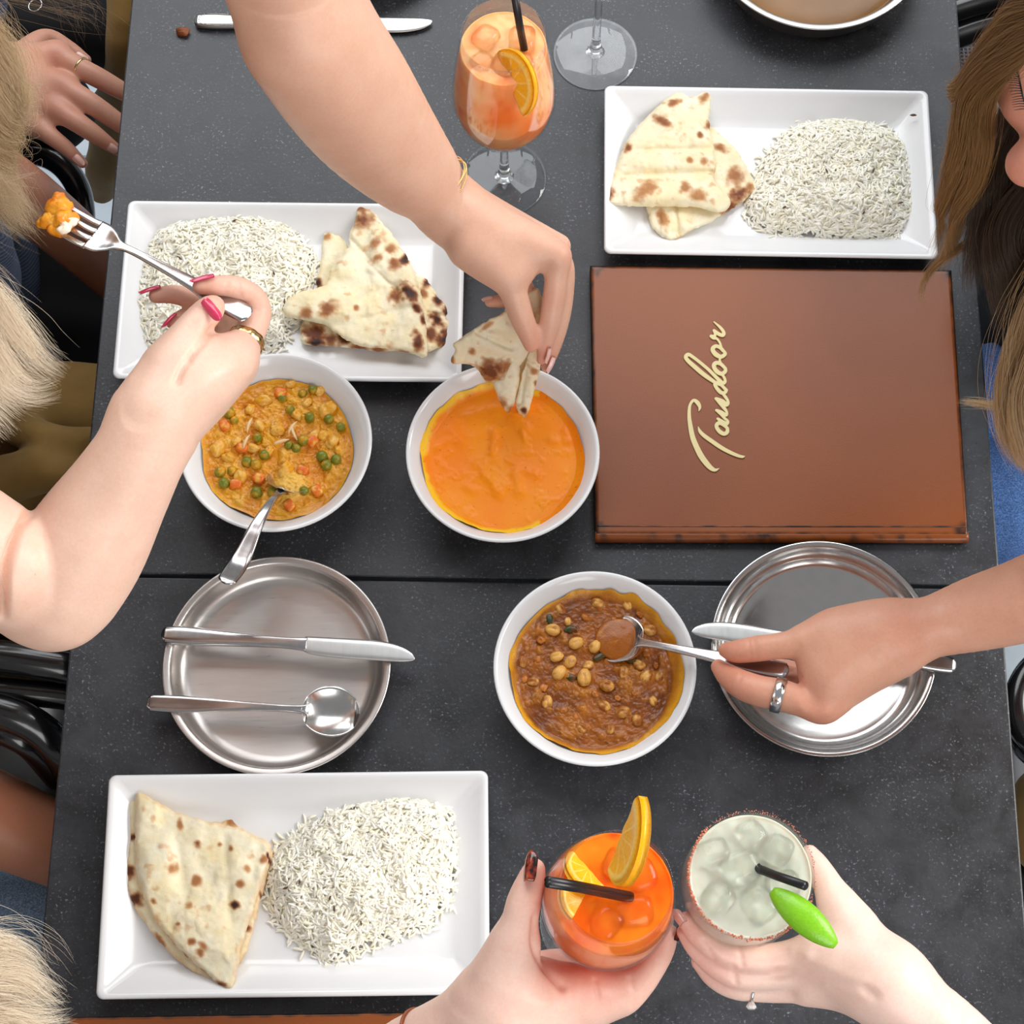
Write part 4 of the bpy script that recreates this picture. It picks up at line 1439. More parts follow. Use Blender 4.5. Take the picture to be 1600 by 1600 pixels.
def lime_wedge():
    a, b = P(1206, 1392, .336), P(1306, 1478, .338)
    L = np.linalg.norm(b - a)
    m = frame(a, b, up=(.25, -.35, 1))
    V, F, T = [], [], []
    n, k_ = 28, 20
    for i in range(n + 1):
        t = i / n
        wv = math.sin(math.pi * min(1, .04 + t * .93)) ** .62
        for k in range(k_):
            an = 2 * math.pi * k / k_
            c, s = math.cos(an), math.sin(an)
            y = .0098 * wv * c
            z = (.0065 if s > 0 else .009) * wv * s * (1 if s > 0 else (1 - abs(c)) * 1.2)
            V.append((t * L, y, z + .004 * wv))
            T.append(np.array(srgb(120, 188, 24)) * .6 + np.array(srgb(150, 214, 40)) * .4 if s > -.15 else (np.array(srgb(226, 236, 170)) if s > -.4 else np.array(srgb(170, 206, 90))))
    for i in range(n):
        for k in range(k_):
            k2 = (k + 1) % k_
            F.append((i * k_ + k, (i + 1) * k_ + k, (i + 1) * k_ + k2, i * k_ + k2))
    F += [tuple(range(k_)), tuple(n * k_ + k for k in range(k_))[::-1]]
    o = obj('lime_wedge', xf(m, np.array(V)), F, M_CITRUS)
    attr_color(o, 'tone', np.array(T))
    tag(o, 'bright green lime wedge pushed over the spiced rim of the tumbler', 'garnish')


lime_wedge()
# ------------------------------------------------------------------ menus
def leather():
    m, nt, b = new_mat('brown_leather')
    co = coords(nt)
    n = noise(nt, 6, 3, .5, co)
    base = ramp(nt, n, [(0.3, srgb(128, 66, 26)), (0.7, srgb(142, 76, 32))])
    a = node(nt, 'ShaderNodeAttribute', attribute_name='tone')
    nt.links.new(mixc(nt, a.outputs['Fac'], base, srgb(30, 26, 26)), b.inputs['Base Color'])
    b.inputs['Roughness'].default_value = 0.30
    b.inputs['Specular IOR Level'].default_value = 0.42
    bump(nt, b, noise(nt, 900, 4, .6, co), 0.18, 0.0004)
    return m


M_LEATHER = leather()
M_PAGES = simple('menu_board', srgb(44, 32, 28), 0.7)
M_GOLD_INK = simple('pale_gold_ink', srgb(226, 212, 156), 0.5, var=0.03)


def grid_slab(c00, c10, c11, c01, z0, z1, nx, ny, warp=0.0, r=.0015):
    """slab over four ground corners with rounded top rim; returns verts, faces, distance to rim"""
    V, F, E = [], [], []
    size = (np.linalg.norm(c10 - c00), np.linalg.norm(c01 - c00))
    for j in range(ny + 1):
        for i in range(nx + 1):
            u, w = i / nx, j / ny
            q = (c00 * (1 - u) + c10 * u) * (1 - w) + (c01 * (1 - u) + c11 * u) * w
            e = min(u * size[0], (1 - u) * size[0], w * size[1], (1 - w) * size[1])
            z = z1 - r * (1 - min(1, e / r)) ** 2
            V.append((q[0], q[1], TOP + z))
            E.append(e)
    for j in range(ny):
        for i in range(nx):
            a = j * (nx + 1) + i
            F.append((a, a + 1, a + nx + 2, a + nx + 1))
    rim = [i for i in range(nx + 1)] + [j * (nx + 1) + nx for j in range(1, ny + 1)] + [ny * (nx + 1) + i for i in range(nx - 1, -1, -1)] + [j * (nx + 1) for j in range(ny - 1, 0, -1)]
    n0 = len(V)
    for k in rim:
        V.append((V[k][0], V[k][1], TOP + z0))
        E.append(0)
    m = len(rim)
    for k in range(m):
        k2 = (k + 1) % m
        F.append((rim[k], n0 + k, n0 + k2, rim[k2])[::-1] if False else (rim[k2], rim[k], n0 + k, n0 + k2))
    F.append(tuple(n0 + k for k in range(m))[::-1])
    return np.array(V), F, np.array(E)


def menu(px4, label, h=.011):
    c = [P(x, y, h)[:2] for x, y in px4]           # near-side first: c00 c10 c11 c01
    base = np.array([*(sum(c) / 4), TOP])
    t = empty('menu_book', base, label, 'menu')
    for nm, z0, z1, sc in (('back_cover', 0, .0028, 1.0), ('front_cover', h - .003, h, 1.0)):
        V, F, E = grid_slab(*c, z0, z1, 160, 110)
        o = obj(nm, V, F, M_LEATHER, t)
        wear = np.clip(1.25 - E / .0022 + .9 * fbm(V, 120, 3, 81), 0, 1)
        cor = np.min([np.linalg.norm(V[:, :2] - q, axis=1) for q in c], axis=0)
        wear = np.maximum(wear, np.clip(1.2 - cor / .010 + 1.0 * fbm(V, 160, 3, 82), 0, 1))
        attr_color(o, 'tone', np.repeat(wear[:, None], 3, 1))
    mid = sum(c) / 4
    c2 = [q + (mid - q) * .02 for q in c]
    V, F, E = grid_slab(*c2, .0029, h - .0031, 2, 2, r=.0001)
    obj('pages', V, F, M_PAGES, t, False)
    # spine roll along the near edge
    a, b = c[0], c[1]
    inw = (c[3] - c[0]) / np.linalg.norm(c[3] - c[0])
    path = [np.array([*(a + (b - a) * u + inw * .0012), TOP + h * .52]) for u in np.linspace(0, 1, 120)]
    v, f = tube(path, .0052, 12)
    o = obj('spine', v, f, M_LEATHER, t)
    attr_color(o, 'tone', np.repeat(np.clip(.25 + 1.4 * fbm(v, 130, 3, 83) - .25, 0, 1)[:, None], 3, 1))
    # hinge ridge a little inside it
    path = [np.array([*(a + (b - a) * u + inw * .0085), TOP + h - .0002]) for u in np.linspace(.006, .994, 160)]
    v, f = tube(path, .0008, 8)
    o = obj('hinge_crease', v, f, M_LEATHER, t)
    attr_color(o, 'tone', np.repeat(np.clip(.45 + 1.4 * fbm(v, 90, 3, 84), 0, 1)[:, None], 3, 1))
    return t, h


MENU, MH = menu([(930, 837), (1514, 838), (1487, 421), (922, 414)], 'closed brown leather menu lettered Tandoor in pale gold script')
menu([(70, 1690), (660, 1686), (641, 1581), (98, 1589)], 'brown leather menu peeking in below the near plate of rice', .009)

# lettering, drawn as brush strokes (x, y, half width) on a sheet 738 x 1600
STROKES = [
    [(196, 940, 5), (204, 905, 15), (186, 866, 22), (150, 838, 17), (118, 868, 14), (104, 920, 16), (103, 1000, 19), (115, 1090, 23), (135, 1190, 26), (170, 1280, 28), (215, 1370, 30), (265, 1440, 29), (310, 1488, 25), (350, 1508, 17), (390, 1494, 4)],
    [(188, 1090, 3), (206, 1136, 17), (245, 1177, 21), (320, 1231, 22), (400, 1286, 22), (480, 1331, 20), (560, 1366, 18), (610, 1380, 15), (634, 1376, 6)],
    [(462, 1098, 18), (430, 1072, 20), (395, 1055, 22), (368, 1072, 20), (368, 1100, 20), (395, 1138, 22), (436, 1160, 22), (466, 1145, 20), (470, 1115, 18), (462, 1098, 18)],
    [(378, 1016, 15), (415, 1040, 20), (458, 1062, 22), (474, 1040, 14), (440, 1008, 15), (404, 968, 16), (364, 934, 14), (412, 956, 22), (456, 980, 18), (462, 950, 14), (432, 904, 20), (396, 858, 22), (358, 820, 14), (420, 850, 26), (462, 880, 22), (476, 850, 14), (446, 800, 17), (420, 772, 12)],
    [(452, 735, 18), (420, 700, 17), (380, 672, 20), (350, 684, 18), (368, 722, 20), (408, 764, 21), (446, 764, 18), (458, 740, 18)],
    [(395, 690, 14), (335, 655, 20), (240, 588, 24), (150, 512, 24), (88, 455, 22), (70, 420, 20), (94, 398, 20), (140, 424, 18), (220, 486, 18), (300, 555, 18), (370, 625, 20), (420, 672, 22), (448, 655, 16), (432, 608, 14), (400, 580, 14)],
    [(438, 520, 18), (408, 492, 20), (368, 478, 22), (342, 496, 22), (345, 530, 22), (375, 566, 24), (415, 584, 22), (448, 562, 20), (450, 536, 18), (438, 520, 18)],
    [(410, 490, 14), (396, 455, 12), (402, 425, 12)],
    [(432, 366, 18), (400, 332, 20), (358, 318, 20), (330, 340, 22), (336, 372, 24), (368, 404, 26), (410, 420, 22), (444, 398, 20), (446, 380, 16), (432, 366, 18)],
    [(408, 320, 13), (394, 280, 12), (366, 246, 14), (336, 240, 18), (314, 222, 18), (340, 226, 18), (352, 200, 14), (340, 166, 14), (380, 198, 20), (424, 214, 20), (434, 186, 18), (402, 140, 16), (342, 86, 8)],
]

vx = .00028
cs = np.array([P(1060, 490, MH), P(1180, 490, MH), P(1180, 750, MH), P(1060, 750, MH)])
lo, hi = cs.min(0) - .002, cs.max(0) + .002
nx_, ny_ = [int((hi[i] - lo[i]) / vx) for i in (0, 1)]
LX, LY = np.meshgrid(lo[0] + vx * np.arange(nx_), lo[1] + vx * np.arange(ny_), indexing='ij')
ink = np.full(LX.shape, .01)
for st in STROKES:
    p = spline(st, 9 * len(st))
    w = np.array([P(1060 + q[0] / 6.15, 490 + q[1] / 6.15, MH)[:2] for q in p])
    r = np.maximum(p[:, 2], 1) * .97 * mpp(1120, 620, MH) / 6.15
    for i in range(len(p) - 1):
        a, e = w[i], w[i + 1] - w[i]
        t_ = np.clip(((LX - a[0]) * e[0] + (LY - a[1]) * e[1]) / (e @ e + 1e-14), 0, 1)
        ink = np.minimum(ink, np.hypot(LX - a[0] - e[0] * t_, LY - a[1] - e[1] * t_) - (r[i] + (r[i + 1] - r[i]) * t_))
zs = np.arange(-3, 5) * vx
field = np.maximum(ink[:, :, None], np.abs(zs)[None, None, :] - .00045)
v, f = vdb_mesh(field, vx, np.array([lo[0], lo[1], TOP + MH]))
obj('lettering', v, f, M_GOLD_INK, MENU, False)
# ------------------------------------------------------------------ people: one continuous surface per body
def skin_mat(name):
    m, nt, b = new_mat(name)
    a = node(nt, 'ShaderNodeAttribute', attribute_name='tone')
    co = coords(nt)
    n1 = noise(nt, 38, 4, .6, co)
    n2 = noise(nt, 420, 3, .6, co)
    c = mixc(nt, 1.0, a.outputs['Color'], ramp(nt, n1, [(0.3, (.93, .88, .86)), (0.7, (1, 1, 1))]), 'MULTIPLY')
    c = mixc(nt, 1.0, c, ramp(nt, n2, [(0.3, (.95, .93, .92)), (0.7, (1, 1, 1))]), 'MULTIPLY')
    nt.links.new(c, b.inputs['Base Color'])
    b.inputs['Roughness'].default_value = 0.42
    b.inputs['Specular IOR Level'].default_value = 0.4
    b.inputs['Subsurface Weight'].default_value = 0.30
    b.inputs['Subsurface Radius'].default_value = (1.0, 0.36, 0.2)
    b.inputs['Subsurface Scale'].default_value = 0.006
    bump(nt, b, noise(nt, 520, 4, .65, co), 0.16, 0.0006)
    return m


M_SKIN = skin_mat('skin')
M_GOLD = simple('gold', (0.78, 0.56, 0.24), 0.22, 1.0, var=.05)
M_SILVER = simple('silver', (0.75, 0.75, 0.76), 0.15, 1.0, var=.05)


def W4(p):
    """(px, py, z, radius px) -> world point and radius"""
    return P(p[0], p[1], p[2]), p[3] * mpp(p[0], p[1], p[2])


class Body:
    """limbs as tapering round cones blended into one distance field"""

    def __init__(self, voxel):
        self.vx = voxel
        self.groups = []

    def group(self, chains, k_in=.004, k_join=.006):
        """chains: lists of (px, py, z, r px); consecutive points make cones"""
        cones = []
        for ch in chains:
            w = [W4(p) if len(p) == 4 else p for p in ch]
            if len(w) == 1:
                w = w * 2
            if len(w) > 2:
                sp = spline(np.array([[*a, r] for a, r in w]), 6 * len(w))
                w = [(q[:3], float(q[3])) for q in sp]
            cones.append(list(zip(w[:-1], w[1:])))
        self.groups.append((cones, k_in, k_join))
        return self

    def field(self):
        pts = np.array([q for g in self.groups for ch in g[0] for e in ch for c, r in e for q in (c - r, c + r)])
        self.lo = pts.min(0) - .012
        n = np.ceil((pts.max(0) + .012 - self.lo) / self.vx).astype(int)
        self.ax = [(self.lo[i] + self.vx * np.arange(n[i])).astype(np.float32) for i in range(3)]
        D = np.full(n, .03, np.float32)
        for cones, ki, kj in self.groups:
            q = np.array([v for ch in cones for e in ch for c, r in e for v in (c - r, c + r)])
            s = self._box(q.min(0) - .016, q.max(0) + .016)
            G = np.full(D[s].shape, .03, np.float32)
            off = [s[i].start for i in range(3)]
            for ch in cones:
                q = np.array([v for e in ch for c, r in e for v in (c - r, c + r)])
                s3 = self._box(q.min(0) - .015, q.max(0) + .015)
                C = np.full([s3[i].stop - s3[i].start for i in range(3)], .03, np.float32)
                o3 = [s3[i].start for i in range(3)]
                for (a, ra), (b, rb) in ch:
                    q = np.array([a - ra, a + ra, b - rb, b + rb])
                    s2 = self._box(q.min(0) - .014, q.max(0) + .014)
                    loc = tuple(slice(max(s2[i].start - o3[i], 0), s2[i].stop - o3[i]) for i in range(3))
                    X = self.ax[0][s2[0]][:, None, None] - np.float32(a[0])
                    Y = self.ax[1][s2[1]][None, :, None] - np.float32(a[1])
                    Z = self.ax[2][s2[2]][None, None, :] - np.float32(a[2])
                    e = (b - a).astype(np.float32)
                    l2 = float(e @ e)
                    t = np.clip((X * e[0] + Y * e[1] + Z * e[2]) / l2, 0, 1) if l2 > 1e-12 else np.float32(0)
                    d = np.sqrt((X - e[0] * t) ** 2 + (Y - e[1] * t) ** 2 + (Z - e[2] * t) ** 2) - (ra + (rb - ra) * t)
                    C[loc] = np.minimum(C[loc], d)
                loc = tuple(slice(max(s3[i].start - off[i], 0), s3[i].stop - off[i]) for i in range(3))
                G[loc] = smin(G[loc], C, ki)
            D[s] = smin(D[s], G, kj)
        return D

    def _box(self, lo, hi):
        out = []
        for i in range(3):
            a = int(max(0, math.floor((lo[i] - self.lo[i]) / self.vx)))
            b = int(min(len(self.ax[i]), math.ceil((hi[i] - self.lo[i]) / self.vx) + 1))
            out.append(slice(a, max(b, a + 1)))
        return tuple(out)

    def build(self, name, parent, tone, blush=(), blush_color=None, mat=None, detail=None, dark=(), creases=()):
        D = self.field()
        V, F = vdb_mesh(D, self.vx, self.lo)
        if detail is not None:
            V = detail(V)
        o = obj(name, V, F, mat or M_SKIN, parent)
        if creases:
            N = np.empty(len(V) * 3, np.float32)
            o.data.vertices.foreach_get('normal', N)
            N = N.reshape(-1, 3).astype(float)
            q = pix(V)
            face = np.clip((N * (CAM - V) / np.linalg.norm(CAM - V, axis=1)[:, None]).sum(1) * 2.5, 0, 1)
            push = np.zeros(len(V))
            for line, w, dep in creases:
                ln = spline(np.array(line, float), 4 * len(line)) if len(line) > 2 else np.array(line, float)
                d = np.full(len(V), 1e9)
                for a, b in zip(ln[:-1], ln[1:]):
                    e = b - a
                    t = np.clip(((q - a) @ e) / (e @ e + 1e-9), 0, 1)
                    d = np.minimum(d, np.hypot(*(q - a - t[:, None] * e).T))
                push += dep * np.exp(-(d / w) ** 2)
            V = V - N * (push * face)[:, None]
            o.data.vertices.foreach_set('co', V.astype(np.float32).ravel())
            o.data.update()
        col = np.tile(np.array(tone, float), (len(V), 1))
        bc = np.array(blush_color if blush_color is not None else (tone[0] * .95, tone[1] * .62, tone[2] * .58))
        for p in blush:
            c, r = W4(p[:4])
            w = (p[4] * np.exp(-(np.linalg.norm(V - c, axis=1) / r) ** 2))[:, None]
            col = col * (1 - w) + bc * w
        for p in dark:
            c, r = W4(p[:4])
            w = (np.clip(1.5 - np.linalg.norm(V - c, axis=1) / r, 0, 1) * .75)[:, None]
            col = col * (1 - w) + np.array(tone) * .35 * w
        attr_color(o, 'tone', col)
        return o


def smin(a, b, k):
    if k <= 0:
        return np.minimum(a, b)
    h = np.maximum(k - np.abs(a - b), 0) / k
    return np.minimum(a, b) - h * h * (k * .25)


def nail(parent, tip, back, normal, width, color_mat, name='fingernail', over=.0):
    """curved plate: tip and back are world points on the finger's surface, normal points off the skin"""
    tip, back = np.asarray(tip, float), np.asarray(back, float)
    x = tip - back
    L = np.linalg.norm(x)
    x /= L
    n = np.asarray(normal, float)
    n = n - x * (n @ x)
    n /= np.linalg.norm(n)
    y = np.cross(n, x)
    V, F = [], []
    nu, nv = 14, 10
    for s in (0, 1):
        for i in range(nu + 1):
            t = i / nu
            w = width / 2 * (1 - abs(2 * t - .9) ** 4 * .35) * (1 if t < .8 else math.sqrt(max(0, 1 - ((t - .8) / .2) ** 2 * .85)))
            for j in range(nv + 1):
                a = -1 + 2 * j / nv
                drop = (a * a) * w * .62
                V.append(back + x * (t * L) + y * (a * w) + n * (-drop + .0004 * s + .0007 * math.sin(math.pi * min(1, t * 1.1))))
    m = (nu + 1) * (nv + 1)
    for s in (0, 1):
        for i in range(nu):
            for j in range(nv):
                q = (s * m + i * (nv + 1) + j, s * m + (i + 1) * (nv + 1) + j, s * m + (i + 1) * (nv + 1) + j + 1, s * m + i * (nv + 1) + j + 1)
                F.append(q if s else q[::-1])
    rim = [j for j in range(nv + 1)] + [i * (nv + 1) + nv for i in range(1, nu + 1)] + [nu * (nv + 1) + j for j in range(nv - 1, -1, -1)] + [i * (nv + 1) for i in range(nu - 1, 0, -1)]
    for k in range(len(rim)):
        a, b = rim[k], rim[(k + 1) % len(rim)]
        F.append((a, b, m + b, m + a))
    return obj(name, V, F, color_mat, parent)


def nail_px(parent, tip, back, width_px, mat, lift=0.0, nrm=None):
    """nail given by two (px, py, z) points"""
    a, b = P(*tip), P(*back)
    c = (a + b) / 2
    n = CAM - c if nrm is None else np.asarray(nrm, float)
    n = n / np.linalg.norm(n)
    return nail(parent, a + n * lift, b + n * lift, n, width_px * mpp(*tip), mat)


def ring_band(parent, name, c, axis, radius, width, th, mat, bumps=0.0, n=64):
    """finger ring: c centre, axis along the finger"""
    axis = np.asarray(axis, float)
    m = axis_matrix(c, np.asarray(c) + axis)
    w = width / 2
    prof = [(radius, -w), (radius + th, -w * .85), (radius + th * 1.15, 0), (radius + th, w * .85), (radius, w), (radius, -w)]
    v, f = lathe(prof, n, False)
    if bumps:
        a = np.arctan2(v[:, 1], v[:, 0])
        rr = np.hypot(v[:, 0], v[:, 1])
        out = rr > radius + th * .5
        g = 1 + np.where(out, bumps * np.abs(np.sin(a * 5)), 0)
        v[:, 0] *= g
        v[:, 1] *= g
    return obj(name, xf(m, v), f, mat, parent)


M_NAIL_ROSE = simple('rose_nail_varnish', srgb(206, 52, 92), 0.15, coat=.6)
M_NAIL_NUDE = simple('pale_nail_varnish', srgb(236, 190, 180), 0.2, coat=.5)
M_NAIL_CLEAR = simple('natural_nail', srgb(236, 186, 172), 0.25, coat=.3)


def tortoise():
    m, nt, b = new_mat('tortoiseshell_varnish')
    n = noise(nt, 260, 2, .4)
    nt.links.new(ramp(nt, n, [(.40, srgb(30, 12, 10)), (.52, srgb(120, 34, 18)), (.65, srgb(172, 66, 28))]), b.inputs['Base Color'])
    b.inputs['Roughness'].default_value = .12
    b.inputs['Coat Weight'].default_value = .7
    return m


M_NAIL_TORT = tortoise()

# --------------------------------------------------------- hair
def hair_mat(name):
    m, nt, b = new_mat(name)
    a = node(nt, 'ShaderNodeAttribute', attribute_name='tone')
    nt.links.new(a.outputs['Color'], b.inputs['Base Color'])
    b.inputs['Roughness'].default_value = 0.38
    b.inputs['Specular IOR Level'].default_value = 0.45
    return m


M_HAIR = hair_mat('hair')


def hair(parent, locks, tones, n_pts=18, radius=.000082, seed=1, name='hair', frizz=.004, flyaway=.04):
    """locks: dict(path [(px, py, z)], r0, r1 px spreads, n); strands follow a lock and keep their place in it"""
    rng = np.random.default_rng(seed)
    allp, allc, counts = [], [], []
    for lk in locks:
        path = np.array([P(*q) for q in lk['path']])
        sp = spline(path, n_pts)
        tan = np.gradient(sp, axis=0)
        tan /= np.linalg.norm(tan, axis=1)[:, None] + 1e-12
        ref = np.array([0.1, .2, 1.0])
        sd = np.cross(tan, ref)
        sd /= np.linalg.norm(sd, axis=1)[:, None] + 1e-12
        up = np.cross(sd, tan)
        q0, q1 = lk['path'][0], lk['path'][-1]
        r0, r1 = lk['r0'] * mpp(*q0), lk['r1'] * mpp(*q1)
        rm = lk.get('rm', (lk['r0'] + lk['r1']) / 2) * mpp(*q0)
        t = np.linspace(0, 1, n_pts)
        rad = (1 - t) ** 2 * r0 + 2 * t * (1 - t) * (2 * rm - (r0 + r1) / 2) + t * t * r1
        n = int(lk['n'] * 1.35)
        an = rng.uniform(0, 2 * math.pi, n)
        rr = np.sqrt(rng.random(n))
        tone = lk.get('tones', tones)
        for i in range(n):
            wild = rng.random() < flyaway
            ph = rng.uniform(0, 6.28, 4)
            wv = lk.get('wave', 0.0) * mpp(*q0)
            fr = frizz * (2.5 if wild else 1) * rng.uniform(.3, 1)
            g = 1.0 + (rng.uniform(.2, .9) if wild else 0)
            end = rng.uniform(.72, 1.0)
            ts = t * end
            base = np.stack([np.interp(ts, t, sp[:, k]) for k in range(3)], -1)
            S = np.stack([np.interp(ts, t, sd[:, k]) for k in range(3)], -1)
            U = np.stack([np.interp(ts, t, up[:, k]) for k in range(3)], -1)
            R = np.interp(ts, t, rad) * g
            w1 = wv * np.sin(ts * lk.get('turns', 6.0) + lk.get('phase', 0.0)) + fr * np.sin(ts * 5 + ph[0]) * ts + fr * .4 * np.sin(ts * 14 + ph[1]) * ts
            w2 = wv * .7 * np.cos(ts * lk.get('turns', 6.0) + lk.get('phase', 0.0)) + fr * np.sin(ts * 6 + ph[2]) * ts
            p = base + S * (R * rr[i] * math.cos(an[i]) + w1)[:, None] + U * (R * rr[i] * math.sin(an[i]) * .7 + w2)[:, None]
            allp.append(p)
            counts.append(n_pts)
            k = rng.random()
            c0 = np.array(tone[0]) * (1 - k) + np.array(tone[1]) * k
            c1 = np.array(tone[2]) * (1 - k) + np.array(tone[3]) * k if len(tone) > 3 else c0
            allc.append(c0 * (1 - ts[:, None]) + c1 * ts[:, None])
    h = bpy.data.hair_curves.new(name)
    h.add_curves(counts)
    pts = np.concatenate(allp).astype(np.float32)
    h.attributes['position'].data.foreach_set('vector', pts.ravel()) if 'position' in h.attributes else h.position_data.foreach_set('vector', pts.ravel())
    ra = h.attributes.new('radius', 'FLOAT', 'POINT') if 'radius' not in h.attributes else h.attributes['radius']
    prof = np.tile(np.concatenate([np.full(n_pts - 3, 1.0), [.8, .55, .2]]), len(counts)).astype(np.float32) * radius
    ra.data.foreach_set('value', prof)
    ca = h.attributes.new('tone', 'FLOAT_COLOR', 'POINT')
    cc = np.ones((len(pts), 4), np.float32)
    cc[:, :3] = np.concatenate(allc)
    ca.data.foreach_set('color', cc.ravel())
    o = link(name, h, M_HAIR, parent)
    return tag(o, kind='stuff')


# ================================================================= reaching arm from the far end
PALE, WARM, TAN = srgb(238, 202, 182), srgb(228, 184, 160), srgb(204, 146, 112)
t = empty('person', P(330, -260, .30), 'person reaching past the beaded knife with a gold bracelet, dipping torn naan into orange curry', 'person')
b = Body(.0017)
b.group([[(300, -260, .50, 118), (400, -130, .44, 108), (490, 45, .345, 97), (552, 140, .285, 91), (622, 236, .225, 72), (664, 282, .195, 56), (700, 320, .172, 45)]], .03, 0)
b.group([[(470, 70, .355, 80), (560, 190, .255, 72), (640, 268, .205, 48)]], .02, .03)
# back of the hand
b.group([[(698, 318, .172, 44), (760, 362, .166, 42), (828, 388, .160, 34)], [(705, 325, .172, 40), (792, 366, .158, 32), (868, 398, .160, 21)], [(700, 340, .165, 38), (760, 395, .160, 40), (800, 425, .155, 34)],
         [(712, 312, .158, 36), (800, 356, .145, 30), (872, 385, .140, 20)]], .012, .014)
# thumb
b.group([[(738, 385, .165, 40), (786, 430, .158, 27), (801, 455, .150, 21.5), (813, 490, .138, 19.5), (824, 519, .127, 16), (829, 541, .119, 10)]], .006, .005)
# index, hooked down past the knuckle
b.group([[(845, 392, .158, 26), (872, 402, .160, 19.5), (869, 432, .150, 18), (866, 462, .140, 18), (859, 502, .126, 16.5), (851, 540, .112, 12), (846, 562, .104, 8)]], .005, .007)
# middle and ring behind it
b.group([[(850, 392, .150, 22), (880, 412, .146, 16), (881, 455, .132, 16), (875, 500, .118, 15), (864, 545, .102, 11.5), (853, 574, .092, 8)]], .005, .004)
b.group([[(800, 430, .135, 20), (822, 455, .118, 14), (806, 468, .112, 12), (785, 470, .110, 11), (766, 472, .110, 8.5)]], .004, .004)
bd = b.build('body', t, WARM, blush=[(885, 400, .16, 26, .35), (845, 560, .11, 26, .5), (828, 535, .125, 30, .45), (866, 470, .14, 20, .35), (822, 440, .14, 22, .5), (770, 470, .11, 26, .5), (812, 500, .138, 18, .2), (856, 560, .10, 26, .45)])
nail_px(t, (848, 569, .106), (855, 545, .116), 11, M_NAIL_NUDE, .0035, nrm=(.9, -.1, .5))
nail_px(t, (852, 583, .094), (863, 558, .102), 11, M_NAIL_NUDE, .003, nrm=(.8, -.4, .6))
nail_px(t, (753, 472, .112), (770, 468, .1125), 11, M_NAIL_NUDE, .0025, nrm=(-.2, .6, .9))
# bracelet: two fine chains round the wrist
wc, wr = W4((684, 288, .188, 52))
wax = P(720, 335, .165) - P(650, 255, .21)
wax /= np.linalg.norm(wax)
bm = axis_matrix(wc, wc + wax)
br = None
for dz, rr_ in ((-.0022, .0006), (.0004, .0009), (.0030, .0006)):
    parts = []
    for k in range(110):
        a = 2 * math.pi * k / 110
        v, f = blob(k, .0012, rr_, rr_, .0, 5, 7)
        R = np.array(Matrix.Rotation(a + math.pi / 2, 3, 'Z'))
        q = v @ R.T + np.array([math.cos(a) * (wr + .0006), math.sin(a) * (wr + .0006), dz + .0012 * math.sin(3 * a + dz * 900)])
        parts.append((xf(bm, q), f))
    v, f = merge(parts)
    if br is None:
        br = obj('bracelet', v, f, M_GOLD, t)
    else:
        obj('chain', v, f, M_GOLD, br)

# ================================================================= person holding up the fork
t = empty('person', P(-330, 800, -.30), 'person in a mustard skirt raising a fork, rose nails and a broad gold ring', 'person')
FORKER = t
b = Body(.0018)
b.group([[(np.array([-.585, -.05, TOP + .36]), .058), (np.array([-.50, -.07, TOP + .335]), .050), (-40, 858, .27, 98), (52, 920, .225, 84)]], .02, 0)
b.group([[(78, 932, .220, 79), (130, 862, .240, 86), (182, 780, .265, 67), (220, 705, .285, 57), (242, 655, .292, 56)], [(95, 915, .225, 76), (160, 800, .252, 66), (215, 715, .28, 52)]], .03, .006)
# palm and back of the hand
b.group([[(240, 660, .292, 56), (300, 610, .292, 56), (352, 574, .284, 40)], [(245, 640, .296, 50), (318, 578, .296, 46), (366, 552, .282, 30)], [(235, 640, .298, 46), (262, 578, .303, 42), (292, 546, .304, 33)],
         [(262, 668, .276, 46), (318, 622, .268, 40), (366, 578, .264, 30)]], .014, .016)
# thumb
b.group([[(262, 572, .304, 38), (288, 532, .307, 30), (309, 504, .307, 25.5), (326, 486, .304, 23), (333, 480, .302, 19)]], .006, .005)
# index
b.group([[(366, 560, .276, 32), (386, 528, .270, 25), (402, 492, .266, 22), (396, 466, .274, 20), (370, 449, .288, 17.5), (338, 446, .295, 15.5), (312, 448, .298, 12)]], .005, .010)
# middle, passing under the fork
b.group([[(360, 560, .262, 28), (372, 520, .256, 22), (352, 488, .258, 20), (312, 470, .268, 16.5), (272, 460, .272, 15), (244, 462, .272, 12)]], .005, .005)
# ring and little finger, curled behind the thumb
b.group([[(352, 570, .258, 26), (352, 530, .250, 22), (325, 500, .255, 18), (290, 497, .262, 15), (270, 504, .264, 11)]], .005, .004)
b.group([[(340, 585, .250, 24), (340, 545, .243, 18), (318, 522, .246, 15), (292, 518, .250, 11)]], .005, .004)
b.build('body', t, PALE, blush=[(330, 480, .30, 46, .4), (312, 448, .298, 40, .5), (404, 490, .27, 40, .35), (388, 545, .28, 42, .3), (285, 560, .28, 22, .6), (255, 462, .272, 40, .5), (372, 455, .285, 24, .35), (275, 500, .264, 30, .5), (330, 575, .3, 24, .25), (60, 850, .25, 60, .22)],
        dark=[(59, 818, .29, 2.2), (62, 848, .29, 2.4), (92, 837, .30, 1.9), (120, 841, .31, 2.0), (80, 842, .30, 1.3), (55, 898, .28, 1.4), (92, 963, .26, 1.6)], creases=[([(276, 596), (284, 576), (304, 548), (334, 514)], 6, .0040), ([(298, 566), (300, 552)], 4, .0012), ([(294, 512), (328, 528)], 3, .0007), ([(300, 504), (334, 520)], 3, .0006), ([(44, 803), (22, 848), (8, 900), (4, 960)], 7, .0090), ([(372, 436), (376, 462)], 4, .0010), ([(396, 548), (392, 580)], 12, -.0016), ([(250, 640), (310, 600), (370, 572)], 14, -.0010), ([(352, 462), (356, 436)], 3, .0006), ([(200, 590), (212, 566)], 10, -.0012)])
